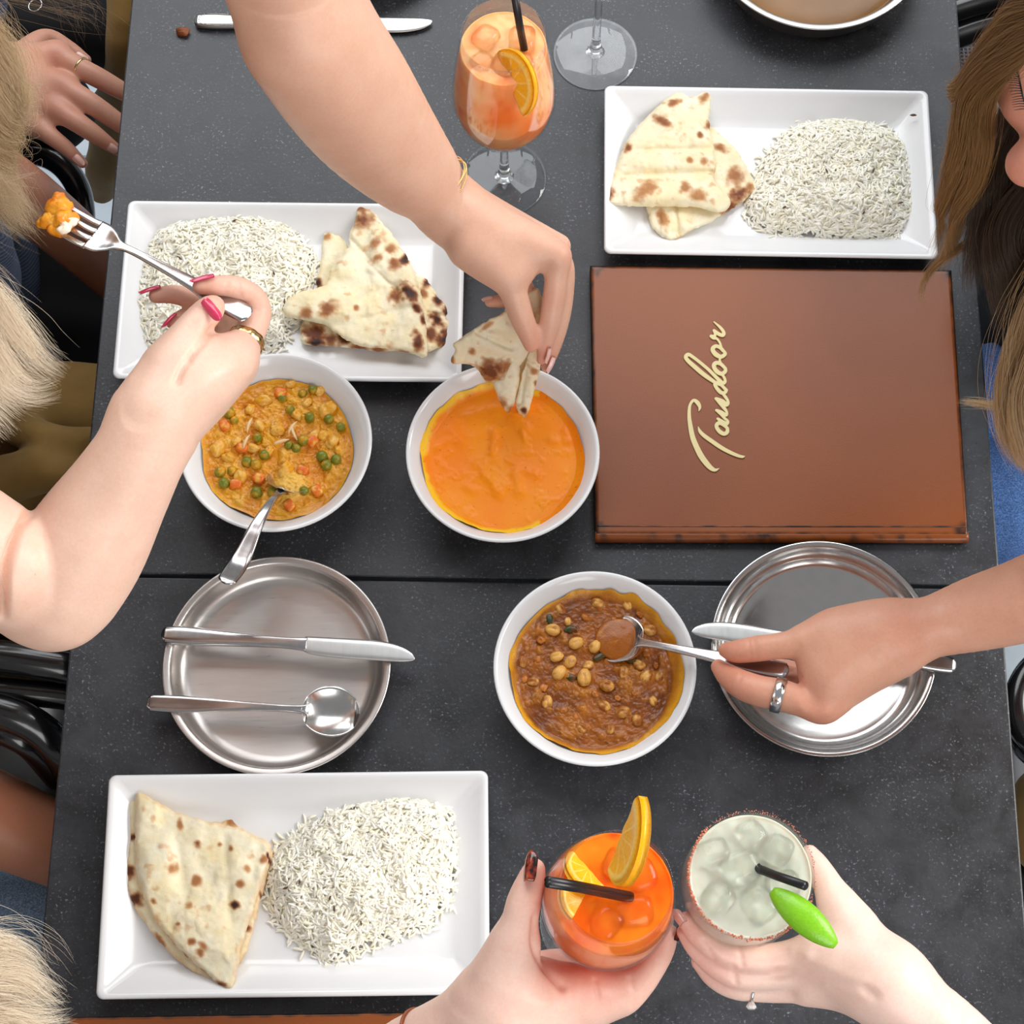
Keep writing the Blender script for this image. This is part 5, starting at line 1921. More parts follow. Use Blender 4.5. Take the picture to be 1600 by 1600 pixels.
nail_px(t, (344, 500, .3115), (318, 468, .3125), 17, M_NAIL_ROSE, .0085)
nail_px(t, (296, 446, .3015), (334, 436, .3015), 15, M_NAIL_ROSE, .0035, nrm=(.05, .75, .65))
nail_px(t, (217, 461, .276), (251, 450, .277), 13, M_NAIL_ROSE, .002, nrm=(-.1, .75, .65))
nail_px(t, (257, 516, .268), (278, 494, .268), 12, M_NAIL_ROSE, .0032, nrm=(-.6, .5, .6))
rc, rr_ = W4((383, 534, .271, 25.5))
ring_band(t, 'gold_ring', rc, P(400, 496, .266) - P(370, 562, .276), rr_, .0085, .0014, M_GOLD, .05)

# ================================================================= hand with the silver ring and its owner
t = empty('person', P(2050, 560, -.30), 'person with long brown waves, jeans and silver ring, dipping a spoon in chickpea curry', 'person')
SPOONER = t
b = Body(.0018)
b.group([[(1960, 800, .34, 110), (1800, 868, .22, 92), (1660, 916, .150, 72), (1600, 938, .130, 66), (1530, 958, .112, 59), (1462, 978, .102, 49), (1408, 993, .098, 48), (1380, 1000, .097, 49)]], .03, 0)
b.group([[(1395, 994, .099, 47), (1330, 1010, .098, 54), (1292, 1042, .094, 46)], [(1385, 1005, .095, 48), (1318, 1052, .092, 46), (1288, 1096, .088, 31)], [(1380, 985, .098, 40), (1310, 984, .102, 33), (1258, 1000, .100, 25)],
         [(1385, 1018, .085, 42), (1320, 1062, .076, 40), (1282, 1100, .074, 26)]], .014, .016)
b.group([[(1300, 985, .102, 30), (1252, 1003, .100, 23.5), (1212, 1010, .096, 20.5), (1180, 1014, .091, 20.5), (1150, 1018, .085, 17.5), (1134, 1016, .081, 12)]], .006, .005)
b.group([[(1300, 1088, .087, 34), (1283, 1106, .087, 25.5), (1252, 1096, .090, 24), (1220, 1086, .090, 25), (1188, 1080, .088, 24.5), (1160, 1070, .084, 23), (1138, 1056, .074, 18.5), (1123, 1042, .066, 12.5)]], .006, .003)
b.group([[(1290, 1090, .070, 24), (1260, 1070, .066, 18), (1225, 1052, .064, 15), (1190, 1042, .061, 13), (1172, 1036, .060, 10)]], .005, .004)
b.group([[(1296, 1085, .062, 22), (1262, 1062, .056, 17), (1236, 1046, .054, 14), (1212, 1040, .052, 11)]], .005, .004)
b.build('body', t, srgb(226, 172, 146), blush=[(1130, 1030, .08, 46, .5), (1280, 1115, .09, 36, .4), (1180, 1014, .09, 30, .25), (1160, 1072, .085, 40, .35), (1246, 1062, .09, 26, .4), (1195, 1045, .06, 40, .6), (1410, 980, .12, 50, .25)], dark=[(1359, 976, .135, 1.8)], creases=[([(1226, 1050), (1240, 1048), (1250, 1058)], 4, .0016), ([(1230, 1064), (1244, 1062), (1252, 1070)], 4, .0012), ([(1178, 998), (1183, 1032)], 3, .0006), ([(1170, 1000), (1174, 1032)], 3, .0006), ([(1450, 968), (1462, 978)], 20, -.0024), ([(1272, 1118), (1290, 1112)], 11, -.0016), ([(1250, 1102), (1256, 1112)], 8, -.0010), ([(1370, 1000), (1310, 1050), (1280, 1085)], 12, -.0010), ([(1400, 1040), (1378, 1010), (1372, 1030)], 8, .0008), ([(1160, 1052), (1150, 1078)], 3, .0005), ([(1128, 1030), (1140, 1034)], 3, .0008), ([(1250, 1012), (1236, 1030)], 6, .0010)])
rc, rr_ = W4((1216, 1086, .090, 25.5))
ring_band(t, 'silver_ring', rc, P(1190, 1080, .088) - P(1252, 1096, .090), rr_, .0085, .0013, M_SILVER)

# ================================================================= the two hands raising glasses
t = empty('person', P(760, 1900, .05), 'person with tortoiseshell nails holding up the red-orange cocktail', 'person')
b = Body(.0016)
b.group([[(330, 1880, .07, 112), (480, 1790, .14, 100), (620, 1692, .195, 84), (715, 1630, .222, 75), (790, 1580, .24, 76)], [(690, 1672, .19, 72), (800, 1618, .218, 62), (850, 1592, .225, 56)]], .03, 0)
b.group([[(792, 1585, .24, 76), (840, 1560, .24, 58), (900, 1556, .236, 44)], [(785, 1570, .25, 72), (790, 1530, .262, 52), (803, 1480, .275, 38)], [(830, 1590, .22, 64), (900, 1572, .222, 46), (965, 1556, .226, 32)], [(810, 1560, .22, 56), (850, 1530, .205, 44), (890, 1518, .20, 36)]], .014, .016)
b.group([[(788, 1520, .266, 44), (803, 1475, .277, 34), (812, 1440, .284, 29), (819, 1408, .288, 27), (830, 1375, .290, 22), (835, 1358, .291, 17)]], .006, .010)
b.group([[(900, 1556, .236, 40), (950, 1552, .232, 31), (988, 1540, .230, 29), (1014, 1514, .232, 24), (1034, 1484, .235, 20), (1046, 1458, .240, 14)]], .006, .010)
b.group([[(890, 1545, .215, 34), (950, 1530, .206, 27), (1000, 1505, .205, 23), (1030, 1465, .212, 18), (1040, 1436, .220, 13)]], .005, .005)
b.group([[(880, 1540, .20, 34), (930, 1528, .190, 26), (975, 1505, .186, 20), (992, 1480, .192, 14)]], .005, .005)
b.group([[(865, 1535, .19, 32), (905, 1524, .176, 22), (945, 1512, .172, 17), (962, 1496, .176, 12)]], .005, .004)
b.build('body', t, srgb(244, 208, 192), blush=[(832, 1370, .29, 46, .35), (885, 1515, .25, 56, .85), (925, 1522, .24, 50, .85), (940, 1525, .2, 50, .7), (1040, 1465, .24, 44, .4), (995, 1540, .235, 50, .2), (845, 1500, .21, 40, .6), (870, 1540, .25, 24, .5)], creases=[([(838, 1436), (836, 1476), (850, 1508), (878, 1542)], 6, .0036), ([(806, 1408), (846, 1412)], 3, .0006), ([(808, 1420), (844, 1424)], 3, .0006), ([(930, 1532), (936, 1560)], 4, .0012), ([(985, 1530), (994, 1556)], 5, .0010), ([(800, 1560), (870, 1575), (920, 1580)], 14, -.0010)])  # red inside the palm paints in light passing through the orange drink
nail_px(t, (837, 1330, .300), (831, 1378, .301), 24, M_NAIL_TORT, .0055, nrm=CAM - P(833, 1355, .3) + np.array([-.9, .2, 0]))
nail_px(t, (1056, 1444, .243), (1049, 1470, .243), 15, M_NAIL_TORT, .0045, nrm=(.9, -.2, .55))
rc, rr_ = W4((951, 1530, .206, 27.5))
ring_band(t, 'gold_ring', rc, P(985, 1512, .206) - P(920, 1538, .210), rr_, .003, .0009, M_GOLD)
wc, wr = W4((682, 1650, .213, 79.5))
wax = P(715, 1630, .222) - P(620, 1692, .195)
v, f = [], []
bm = axis_matrix(wc, wc + wax)
parts = []
for k in range(150):
    a = 2 * math.pi * k / 150
    vv, ff = blob(k, .0017, .0013, .0013, .1, 5, 7)
    parts.append((xf(bm, vv + np.array([math.cos(a) * (wr + .0008), math.sin(a) * (wr + .0008), 0])), ff))
v, f = merge(parts)
obj('bracelet', v, f, simple('copper_beads', srgb(170, 96, 62), .4, .3), t)

t = empty('person', P(1600, 1900, .05), 'person with a diamond ring holding up the tumbler of pale lime cocktail', 'person')
b = Body(.0016)
b.group([[(1700, 1880, .10, 96), (1560, 1720, .185, 78), (1480, 1630, .225, 70), (1425, 1575, .245, 62), (1384, 1538, .252, 57)]], .03, 0)
b.group([[(1390, 1540, .252, 56), (1330, 1512, .25, 50), (1284, 1490, .248, 36)], [(1385, 1535, .245, 54), (1320, 1530, .238, 40), (1268, 1530, .234, 30)], [(1380, 1522, .25, 46), (1345, 1470, .25, 40), (1312, 1420, .25, 29)], [(1385, 1545, .235, 48), (1310, 1546, .225, 30), (1262, 1548, .224, 22)]], .014, .016)
b.group([[(1330, 1450, .25, 36), (1308, 1412, .25, 27), (1292, 1380, .25, 23), (1276, 1352, .251, 19), (1265, 1334, .252, 14)]], .006, .010)
b.group([[(1300, 1488, .25, 34), (1262, 1488, .247, 27), (1215, 1496, .245, 23.5), (1165, 1497, .247, 22.5), (1125, 1484, .252, 21), (1092, 1460, .258, 18.5), (1072, 1438, .262, 14)]], .006, .009)
b.group([[(1300, 1516, .24, 32), (1255, 1518, .236, 26), (1205, 1524, .234, 23), (1155, 1524, .236, 22), (1118, 1508, .240, 19.5), (1088, 1480, .246, 17), (1070, 1456, .250, 13)]], .005, .0035)
b.group([[(1300, 1540, .226, 26), (1250, 1546, .224, 21), (1200, 1548, .222, 18.5), (1150, 1544, .224, 18), (1116, 1528, .226, 16), (1092, 1502, .230, 13)]], .005, .0035)
b.group([[(1290, 1545, .208, 22), (1240, 1545, .202, 18), (1190, 1540, .200, 15), (1150, 1528, .202, 12)]], .005, .004)
b.build('body', t, srgb(246, 214, 200), blush=[(1075, 1445, .26, 46, .5), (1105, 1500, .25, 44, .4), (1165, 1500, .25, 26, .25), (1118, 1520, .24, 40, .35), (1270, 1345, .25, 40, .3), (1215, 1512, .25, 16, .35), (1262, 1505, .25, 30, .15)], creases=[([(1155, 1476), (1160, 1508)], 4, .0010), ([(1100, 1470), (1116, 1498)], 4, .0008), ([(1146, 1512), (1150, 1536)], 4, .0010), ([(1350, 1535), (1300, 1515), (1262, 1498)], 10, -.0010), ([(1345, 1552), (1290, 1540)], 8, -.0008), ([(1352, 1545), (1366, 1556)], 8, .0020), ([(1240, 1486), (1262, 1490)], 10, -.0012), ([(1214, 1521), (1234, 1520)], 8, .0010)])
nail_px(t, (1056, 1424, .268), (1072, 1446, .274), 16, M_NAIL_NUDE, .004, nrm=CAM - P(1062, 1430, .26) + np.array([-.7, .5, 0]))
rc, rr_ = W4((1173, 1547, .223, 18.8))
ring = ring_band(t, 'diamond_ring', rc, P(1150, 1544, .224) - P(1200, 1548, .222), rr_, .0018, .0008, M_SILVER)
dc = P(1174, 1567, .224)
out = P(1174, 1580, .224) - P(1174, 1548, .223)
m = axis_matrix(dc - out * .12, dc + out)
v, f = lathe([(0, 0), (.0012, .0004), (.0036, .0040), (.0036, .0046), (.0022, .0058), (0, .0058)], 8, False)
obj('stone', xf(m, v), f, simple('diamond', (.95, .96, .98), .03, coat=1.0, spec=1.0), ring, False)
# ------------------------------------------------------------------ clothing, hair and the seated people at the table's sides
def cloth(name, color, kind='plain', rough=.85):
    m, nt, b = new_mat(name)
    co = coords(nt)
    n = noise(nt, 40, 4, .6, co)
    c = ramp(nt, n, [(.3, tuple(v * .8 for v in color)), (.7, color)])
    if kind == 'denim':
        f = noise(nt, 700, 3, .7, co)
        c = mixc(nt, ramp(nt, f, [(.42, (0, 0, 0)), (.62, (.8, .8, .8))]), c, tuple(min(1, v * 2.3 + .04) for v in color))
        bump(nt, b, f, .4, .0005)
    elif kind == 'rib':
        w = node(nt, 'ShaderNodeTexWave', Scale=110.0, Distortion=.6)
        w.bands_direction = 'DIAGONAL'
        nt.links.new(co, w.inputs['Vector'])
        c = mixc(nt, ramp(nt, w.outputs['Fac'], [(.2, (0, 0, 0)), (.8, (.7, .7, .7))]), c, tuple(min(1, v * 2.2) for v in color))
        bump(nt, b, w.outputs['Fac'], .6, .001)
    else:
        bump(nt, b, noise(nt, 900, 3, .6, co), .25, .0004)
    nt.links.new(c, b.inputs['Base Color'])
    b.inputs['Roughness'].default_value = rough
    b.inputs['Sheen Weight'].default_value = .12 if sum(color) > .1 else 0.0
    return m


M_BLACK_CLOTH = cloth('black_cloth', srgb(20, 20, 24))
M_MUSTARD = cloth('mustard_cloth', srgb(146, 112, 52))
M_NAVY = cloth('navy_corduroy', srgb(36, 46, 66), 'rib')
M_DENIM = cloth('blue_denim', srgb(58, 94, 148), 'denim')
M_DENIM_PALE = cloth('pale_blue_denim', srgb(112, 134, 158), 'denim')


def folds(amp, scale, seed):
    def fn(V):
        return V + np.stack([fbm(V, scale, 2, seed), fbm(V, scale, 2, seed + 1), fbm(V, scale, 2, seed + 2)], -1) * amp
    return fn


def garment(name, parent, chains, mat, voxel=.004, k=.02, fold=None):
    b = Body(voxel)
    b.group(chains, k, 0)
    return b.build(name, parent, (.1, .1, .1), mat=mat, detail=fold)


def wp(x, y, z, r):
    """world point given from the table's middle, height above the table top, radius in metres"""
    return (np.array([x, y, TOP + z]), r)


BLOND = [srgb(226, 200, 156), srgb(176, 142, 100), srgb(250, 234, 200), srgb(232, 208, 168)]
BROWN_HAIR = [srgb(104, 76, 46), srgb(140, 106, 66), srgb(190, 148, 94), srgb(150, 112, 68)]
DEEP_HAIR = [srgb(34, 22, 14), srgb(56, 38, 22), srgb(60, 42, 26), srgb(78, 56, 32)]
GOLD_HAIR = [srgb(110, 76, 42), srgb(140, 102, 58), srgb(238, 218, 182), srgb(196, 150, 88)]
ASH = [srgb(228, 208, 178), srgb(170, 144, 112), srgb(252, 244, 226), srgb(228, 210, 182)]


def head(parent, c, face, tone, hair_tones, n=700, seed=1):
    """a head above the frame: skull, jaw, nose, ears and a cap of hair; face is the looking direction"""
    c = np.asarray(c, float)
    f = np.asarray(face, float)
    f /= np.linalg.norm(f)
    s = np.cross((0, 0, 1), f)
    s /= np.linalg.norm(s)
    u = np.cross(f, s)
    q = lambda a, b_, d: c + f * a + s * b_ + u * d
    b = Body(.0035)
    b.group([[(q(-.015, 0, .03), .085), (q(.015, 0, .02), .078)], [(q(.03, 0, -.03), .06), (q(.06, 0, -.085), .030)], [(q(.085, 0, .0), .010), (q(.105, 0, -.028), .012)], [(q(0, .078, -.01), .014), (q(0, .08, .01), .016)], [(q(0, -.078, -.01), .014), (q(0, -.08, .01), .016)],
             [(q(.085, .0, -.058), .016), (q(.082, .012, -.058), .014), (q(.082, -.012, -.058), .014)], [(q(-.02, 0, -.06), .055), (q(-.05, 0, -.19), .055)]], .02, 0)
    b.build('head', parent, tone, blush=[])
    b = Body(.005)
    b.group([[(q(-.025, 0, .035), .090), (q(-.03, 0, .0), .088)], [(q(-.04, .04, -.06), .06), (q(-.05, .05, -.12), .05)], [(q(-.04, -.04, -.06), .06), (q(-.05, -.05, -.12), .05)]], .03, 0)
    o = b.build('hair_cap', parent, hair_tones[1], mat=M_HAIR)


# --------------------------------------------------------- person beyond the fork holder
t = empty('person', P(-420, 120, -.30), 'person in dark clothes with long blond hair, ringed hand on lap by the table corner', 'person')
SK = srgb(214, 160, 136)
b = Body(.0018)
b.group([[(-260, 40, -.05, 70), (-120, 80, -.07, 56), (-20, 112, -.085, 46), (20, 122, -.085, 46)]], .02, 0)
b.group([[(15, 110, -.085, 42), (60, 92, -.088, 26), (92, 84, -.09, 19)], [(15, 125, -.085, 44), (60, 130, -.085, 30), (100, 136, -.09, 19)], [(15, 140, -.085, 42), (55, 158, -.09, 28), (90, 172, -.092, 18)], [(12, 152, -.09, 36), (36, 178, -.094, 24), (55, 196, -.097, 16)]], .012, .012)
b.group([[(86, 84, -.09, 19), (120, 104, -.088, 17), (160, 125, -.095, 16), (205, 150, -.105, 13), (230, 162, -.11, 9)]], .005, .008)
b.group([[(94, 134, -.09, 19), (130, 154, -.088, 17), (165, 177, -.096, 15.5), (205, 206, -.108, 12), (222, 218, -.112, 8)]], .005, .008)
b.group([[(86, 170, -.092, 18), (115, 188, -.09, 16), (148, 210, -.098, 14), (182, 234, -.11, 9)]], .005, .008)
b.group([[(52, 194, -.097, 16), (75, 210, -.096, 14), (102, 230, -.104, 12), (129, 255, -.115, 8)]], .005, .008)
b.group([[(30, 95, -.10, 26), (70, 62, -.11, 17), (105, 76, -.118, 14), (134, 94, -.122, 9)]], .005, .008)
b.build('body', t, SK, blush=[(90, 84, -.08, 26, .3), (97, 134, -.08, 26, .3), (88, 170, -.08, 24, .3), (182, 234, -.11, 22, .4), (129, 255, -.115, 22, .4)])
nail_px(t, (184, 237, -.106), (170, 227, -.100), 13, M_NAIL_CLEAR, .0045)
nail_px(t, (131, 258, -.111), (116, 243, -.105), 12, M_NAIL_CLEAR, .0045)
nail_px(t, (137, 95, -.117), (118, 84, -.113), 13, M_NAIL_CLEAR, .0045)
for (x, y, z, r), (dx, dy) in (((126, 107, -.089, 17.2), (40, 22)), ((92, 176, -.0915, 17.4), (30, 20))):
    rc, rr_ = W4((x, y, z, r))
    rb = ring_band(t, 'thin_ring', rc, P(x + dx, y + dy, z) - P(x, y, z), rr_, .0022, .0007, M_GOLD)
garment('trousers', t, [[(-420, 10, -.20, 105), (-100, 20, -.20, 95), (240, 28, -.20, 84)], [(-420, 190, -.20, 100), (-100, 190, -.20, 84), (80, 175, -.20, 70)]], M_BLACK_CLOTH, fold=folds(.006, 14, 3))
garment('mustard_leg', t, [[(212, -60, -.14, 44), (205, 60, -.18, 42), (186, 170, -.32, 40), (168, 250, -.42, 32), (158, 292, -.50, 24)]], M_MUSTARD, fold=folds(.004, 18, 6))
garment('corduroy_top', t, [[wp(-.62, .34, -.25, .15), wp(-.62, .33, .02, .15), wp(-.60, .33, .18, .14)], [wp(-.58, .18, .20, .07), (-120, 360, .10, 96), (-62, 430, -.04, 92), (-70, 520, -.10, 80)], [wp(-.58, .48, .20, .07), wp(-.52, .50, .02, .06)]], M_NAVY, .006, .03, folds(.004, 16, 9))
head(t, (-.52, .36, TOP + .47), (1, .1, -.5), SK, BLOND)
hc = P(55, 8, -.06)
v, f = [], []
parts = [tube([hc + np.array([math.cos(a), math.sin(a), .25 * math.cos(a)]) * .0066 for a in np.linspace(0, 2 * math.pi, 40)], .0006, 8)]
v, f = merge(parts)
obj('metal_hoop', v, f, M_SILVER, t)
hair(t, [dict(path=[(-330, -120, .50), (-150, -60, .44), (-30, 40, .34), (6, 120, .27), (22, 190, .22), (8, 250, .18), (26, 310, .15), (52, 352, .13)], r0=60, rm=46, r1=16, n=900, wave=7, turns=9),
         dict(path=[(-330, -80, .50), (-160, 0, .43), (-50, 100, .33), (-6, 190, .25), (-4, 260, .20), (14, 330, .16), (40, 362, .13)], r0=60, rm=46, r1=22, n=800, wave=6, turns=7, phase=2),
         dict(path=[(-330, -100, .50), (-140, -40, .42), (-20, 60, .33), (26, 120, .28), (38, 165, .25), (30, 210, .23)], r0=50, rm=34, r1=10, n=420, wave=8, turns=10, phase=1),
         dict(path=[(-300, -140, .50), (-60, -60, .44), (60, -20, .38), (130, 10, .32), (142, 60, .27)], r0=50, rm=50, r1=44, n=70, tones=[srgb(60, 46, 34), srgb(90, 72, 50), srgb(160, 136, 104), srgb(100, 80, 60)]),
         dict(path=[(-330, -60, .48), (-150, 120, .40), (-50, 250, .28), (0, 300, .20), (36, 345, .16), (66, 372, .14)], r0=60, rm=40, r1=26, n=520, wave=5)], BLOND, seed=11, frizz=.007, flyaway=.2)

# --------------------------------------------------------- the fork holder's clothes and hair
t = FORKER
garment('skirt', t, [[(-420, 640, -.22, 120), (-60, 650, -.19, 92), (230, 660, -.19, 78)], [(-420, 800, -.22, 120), (-60, 790, -.19, 92), (230, 770, -.19, 76)], [(-60, 620, -.17, 40), (60, 680, -.12, 34), (150, 690, -.12, 30)], [(-20, 760, -.13, 40), (80, 730, -.11, 34), (150, 750, -.13, 26)]], M_MUSTARD, .004, .012, folds(.010, 13, 21))
b = Body(.003)
b.group([[(-60, 250, .02, 60), (20, 296, -.06, 52), (90, 350, -.12, 47), (170, 420, -.18, 42), (230, 470, -.20, 38)]], .02, 0)
b.build('resting_arm', t, srgb(150, 100, 76))  # lap shade put into the skin colour, darker than the raised arm
garment('top', t, [[wp(-.66, .02, -.28, .15), wp(-.66, .02, .02, .145), wp(-.64, .02, .24, .13)], [wp(-.61, -.05, .355, .066), wp(-.62, .10, .345, .062)]], M_BLACK_CLOTH, .007, .04)
head(t, (-.56, .03, TOP + .56), (1, .05, -.35), PALE, BLOND)
hair(t, [dict(path=[(-430, 400, .52), (-200, 400, .46), (-70, 430, .38), (-10, 480, .33), (34, 530, .30), (66, 566, .28), (104, 588, .27)], r0=60, rm=44, r1=14, n=800, wave=4, turns=7),
         dict(path=[(-430, 440, .52), (-200, 440, .46), (-80, 480, .37), (-24, 540, .32), (20, 590, .29), (56, 612, .28), (92, 600, .275)], r0=60, rm=50, r1=22, n=900, wave=5, turns=8, phase=1),
         dict(path=[(-430, 460, .52), (-220, 480, .45), (-90, 540, .36), (-30, 590, .31), (8, 630, .29), (36, 655, .28)], r0=60, rm=44, r1=26, n=800, wave=5, turns=8, phase=2),
         dict(path=[(-430, 480, .52), (-240, 520, .44), (-110, 590, .35), (-40, 640, .30), (0, 672, .285), (16, 690, .28)], r0=60, rm=34, r1=20, n=420, wave=5)], ASH, seed=12, frizz=.006, flyaway=.2)

# --------------------------------------------------------- person at the near corner
t = empty('person', P(-420, 1400, -.30), 'person with pale blond hair, bare arm and pale jeans beside the near plate of rice', 'person')
b = Body(.003)
b.group([[(-420, 1130, .18, 92), (-240, 1180, .02, 86), (-80, 1248, -.08, 76), (40, 1300, -.12, 68), (150, 1350, -.15, 56), (210, 1380, -.16, 40)]], .02, 0)
b.build('body', t, srgb(196, 132, 100), blush=[(20, 1260, -.05, 50, .2)], dark=[(2, 1247, -.04, 2.5)])
garment('jeans', t, [[(-420, 1400, -.25, 120), (-60, 1432, -.22, 92), (200, 1440, -.22, 84)], [(-420, 1600, -.25, 120), (-60, 1600, -.22, 92), (200, 1590, -.22, 84)]], M_DENIM_PALE, .005, .02, folds(.006, 14, 31))
garment('top', t, [[wp(-.68, -.42, -.28, .16), wp(-.68, -.42, .02, .15), wp(-.66, -.42, .18, .14)], [wp(-.62, -.28, .22, .08), wp(-.62, -.56, .22, .08)]], M_BLACK_CLOTH, .007, .04)
head(t, (-.58, -.42, TOP + .48), (1, .05, -.4), PALE, ASH)
hair(t, [dict(path=[(-430, 1560, .50), (-200, 1520, .42), (-70, 1490, .34), (-10, 1484, .30), (36, 1500, .27), (64, 1532, .25)], r0=60, rm=42, r1=16, n=800, wave=4),
         dict(path=[(-430, 1600, .50), (-200, 1570, .42), (-60, 1535, .34), (10, 1530, .30), (56, 1548, .27), (94, 1572, .25)], r0=60, rm=48, r1=20, n=950, wave=5, phase=1),
         dict(path=[(-430, 1640, .50), (-180, 1640, .42), (-50, 1600, .33), (20, 1590, .29), (64, 1596, .27), (108, 1588, .25)], r0=60, rm=46, r1=18, n=900, wave=4, phase=2),
         dict(path=[(-430, 1680, .50), (-180, 1700, .42), (-40, 1650, .33), (30, 1640, .29), (90, 1630, .27)], r0=60, rm=46, r1=26, n=600, wave=4)], ASH, seed=13, frizz=.006, flyaway=.22)

# --------------------------------------------------------- the spoon holder's head, clothes and hair
t = SPOONER
b = Body(.0025)
b.group([[(1720, 40, .47, 120), (1700, 130, .44, 118)], [(1672, 118, .45, 96), (1646, 132, .445, 88)], [(1680, 200, .43, 70), (1640, 232, .43, 46), (1608, 256, .432, 37)], [(1700, 300, .40, 80), (1680, 350, .37, 66)], [(1740, 260, .40, 110), (1790, 420, .30, 80)]], .008, 0)
b.build('head', t, srgb(222, 160, 136), blush=[(1575, 140, .46, 60, .25), (1585, 262, .44, 50, .35)])
b = Body(.004)
b.group([[(1762, -10, .50, 112), (1772, 120, .46, 116)], [(1740, -30, .53, 92), (1726, 10, .535, 84)], [(1800, 160, .42, 100), (1830, 330, .30, 96), (1840, 460, .22, 80)]], .03, 0)
b.build('hair_cap', t, BROWN_HAIR[0], mat=M_HAIR)
parts = []
lid = [P(1588, 98, .482), P(1592, 120, .486), P(1597, 145, .486), P(1604, 170, .480)]
parts.append(tube(spline(lid, 20), .0006, 6))
for k in range(22):
    q = spline(lid, 22)[k]
    a = math.radians(205 + 26 * math.sin(k * .7) - k * 2)
    d = np.array([math.cos(a), math.sin(a) * -.2 - .35 * (k / 22 - .4), .10])
    parts.append(tube([q, q + d * .004 + np.array([0, 0, .0006]), q + d * .0085], [.0004, .0003, .0001], 5))
v, f = merge(parts)
obj('eyelashes', v, f, M_STRAW, t)
garment('top', t, [[wp(.62, .28, -.26, .17), wp(.62, .28, .02, .165), wp(.60, .26, .20, .15)], [wp(.56, .12, .20, .085), (1800, 700, .30, 96), (1850, 780, .30, 100)], [(1700, 330, .10, 130), (1650, 420, .07, 104), (1700, 520, .02, 108)], [wp(.56, .42, .20, .085), wp(.52, .40, -.02, .07)]], M_BLACK_CLOTH, .006, .04, folds(.005, 16, 41))
garment('jeans', t, [[(2000, 760, -.24, 120), (1700, 780, -.20, 112), (1470, 790, -.20, 92)], [(2000, 590, -.24, 120), (1700, 620, -.20, 108), (1470, 640, -.20, 92)]], M_DENIM, .004, .02, folds(.007, 15, 42))
hair(t, [dict(path=[(1720, -90, .60), (1630, -20, .57), (1572, 50, .52), (1528, 112, .46), (1496, 146, .43), (1512, 164, .41), (1560, 160, .40)], r0=50, rm=34, r1=10, n=700, wave=3),
         dict(path=[(1720, -70, .60), (1630, 0, .57), (1568, 70, .51), (1530, 140, .45), (1508, 200, .40), (1482, 256, .34), (1478, 312, .28), (1466, 362, .24), (1448, 398, .22)], r0=50, rm=26, r1=9, n=900, wave=11, turns=11),
         dict(path=[(1720, -50, .59), (1640, 10, .56), (1578, 80, .51), (1544, 150, .45), (1530, 220, .39), (1506, 300, .31), (1496, 370, .26), (1470, 420, .22)], r0=50, rm=22, r1=16, n=1000, wave=10, turns=10, phase=1),
         dict(path=[(1660, 60, .40), (1620, 130, .37), (1590, 200, .34), (1560, 270, .32), (1545, 330, .30), (1530, 400, .27), (1520, 450, .24)], r0=30, rm=36, r1=30, n=900, wave=5, tones=DEEP_HAIR),
         dict(path=[(1760, 200, .36), (1690, 260, .34), (1640, 310, .33), (1590, 370, .31), (1580, 440, .28), (1590, 520, .25)], r0=50, rm=56, r1=40, n=900, wave=5, tones=DEEP_HAIR),
         dict(path=[(1760, 200, .44), (1690, 380, .36), (1630, 480, .30), (1592, 560, .25), (1570, 640, .20), (1580, 700, .16), (1612, 742, .13)], r0=40, rm=40, r1=12, n=750, wave=5, turns=7, tones=GOLD_HAIR),
         dict(path=[(1780, 220, .44), (1710, 400, .36), (1650, 520, .30), (1612, 600, .25), (1592, 660, .21), (1602, 712, .17), (1640, 740, .14)], r0=40, rm=36, r1=14, n=750, wave=5, turns=7, tones=GOLD_HAIR, phase=2),
         dict(path=[(1660, 560, .26), (1610, 628, .22), (1570, 634, .20), (1530, 630, .19), (1496, 628, .18)], r0=20, rm=10, r1=3, n=110, tones=GOLD_HAIR),
         dict(path=[(1600, 330, .30), (1480, 400, .24), (1444, 440, .21), (1440, 470, .20), (1452, 480, .20)], r0=26, rm=7, r1=4, n=90)], BROWN_HAIR, seed=14, frizz=.003, flyaway=.05)


# ------------------------------------------------------------------ chairs
def bent(name, pts, r, parent, mat=M_BLACK_WOOD, sides=14, n=40):
    v, f = tube(spline([P(*p) if len(p) == 3 else p[0] for p in pts], n), r, sides)
    return obj(name, v, f, mat, parent)


def chair_rest(t, x, y, seat_z=-.29, sgn=1):
    """seat disc, four legs below it"""
    c = np.array([x, y, TOP + seat_z])
    v, f = lathe([(0, 0), (.19, 0), (.20, .008), (.20, .026), (.19, .034), (0, .034)], 48, False)
    obj('seat', v + c - np.array([0, 0, .034]), f, M_BLACK_WOOD, t)
    for dx, dy in ((-.14, -.14), (.14, -.14), (.14, .14), (-.14, .14)):
        v, f = tube([c + np.array([dx, dy, -.03]), c + np.array([dx * 1.25, dy * 1.25, -(TOP + seat_z)])], [.016, .012], 12)
        obj('leg', v, f, M_BLACK_WOOD, t)


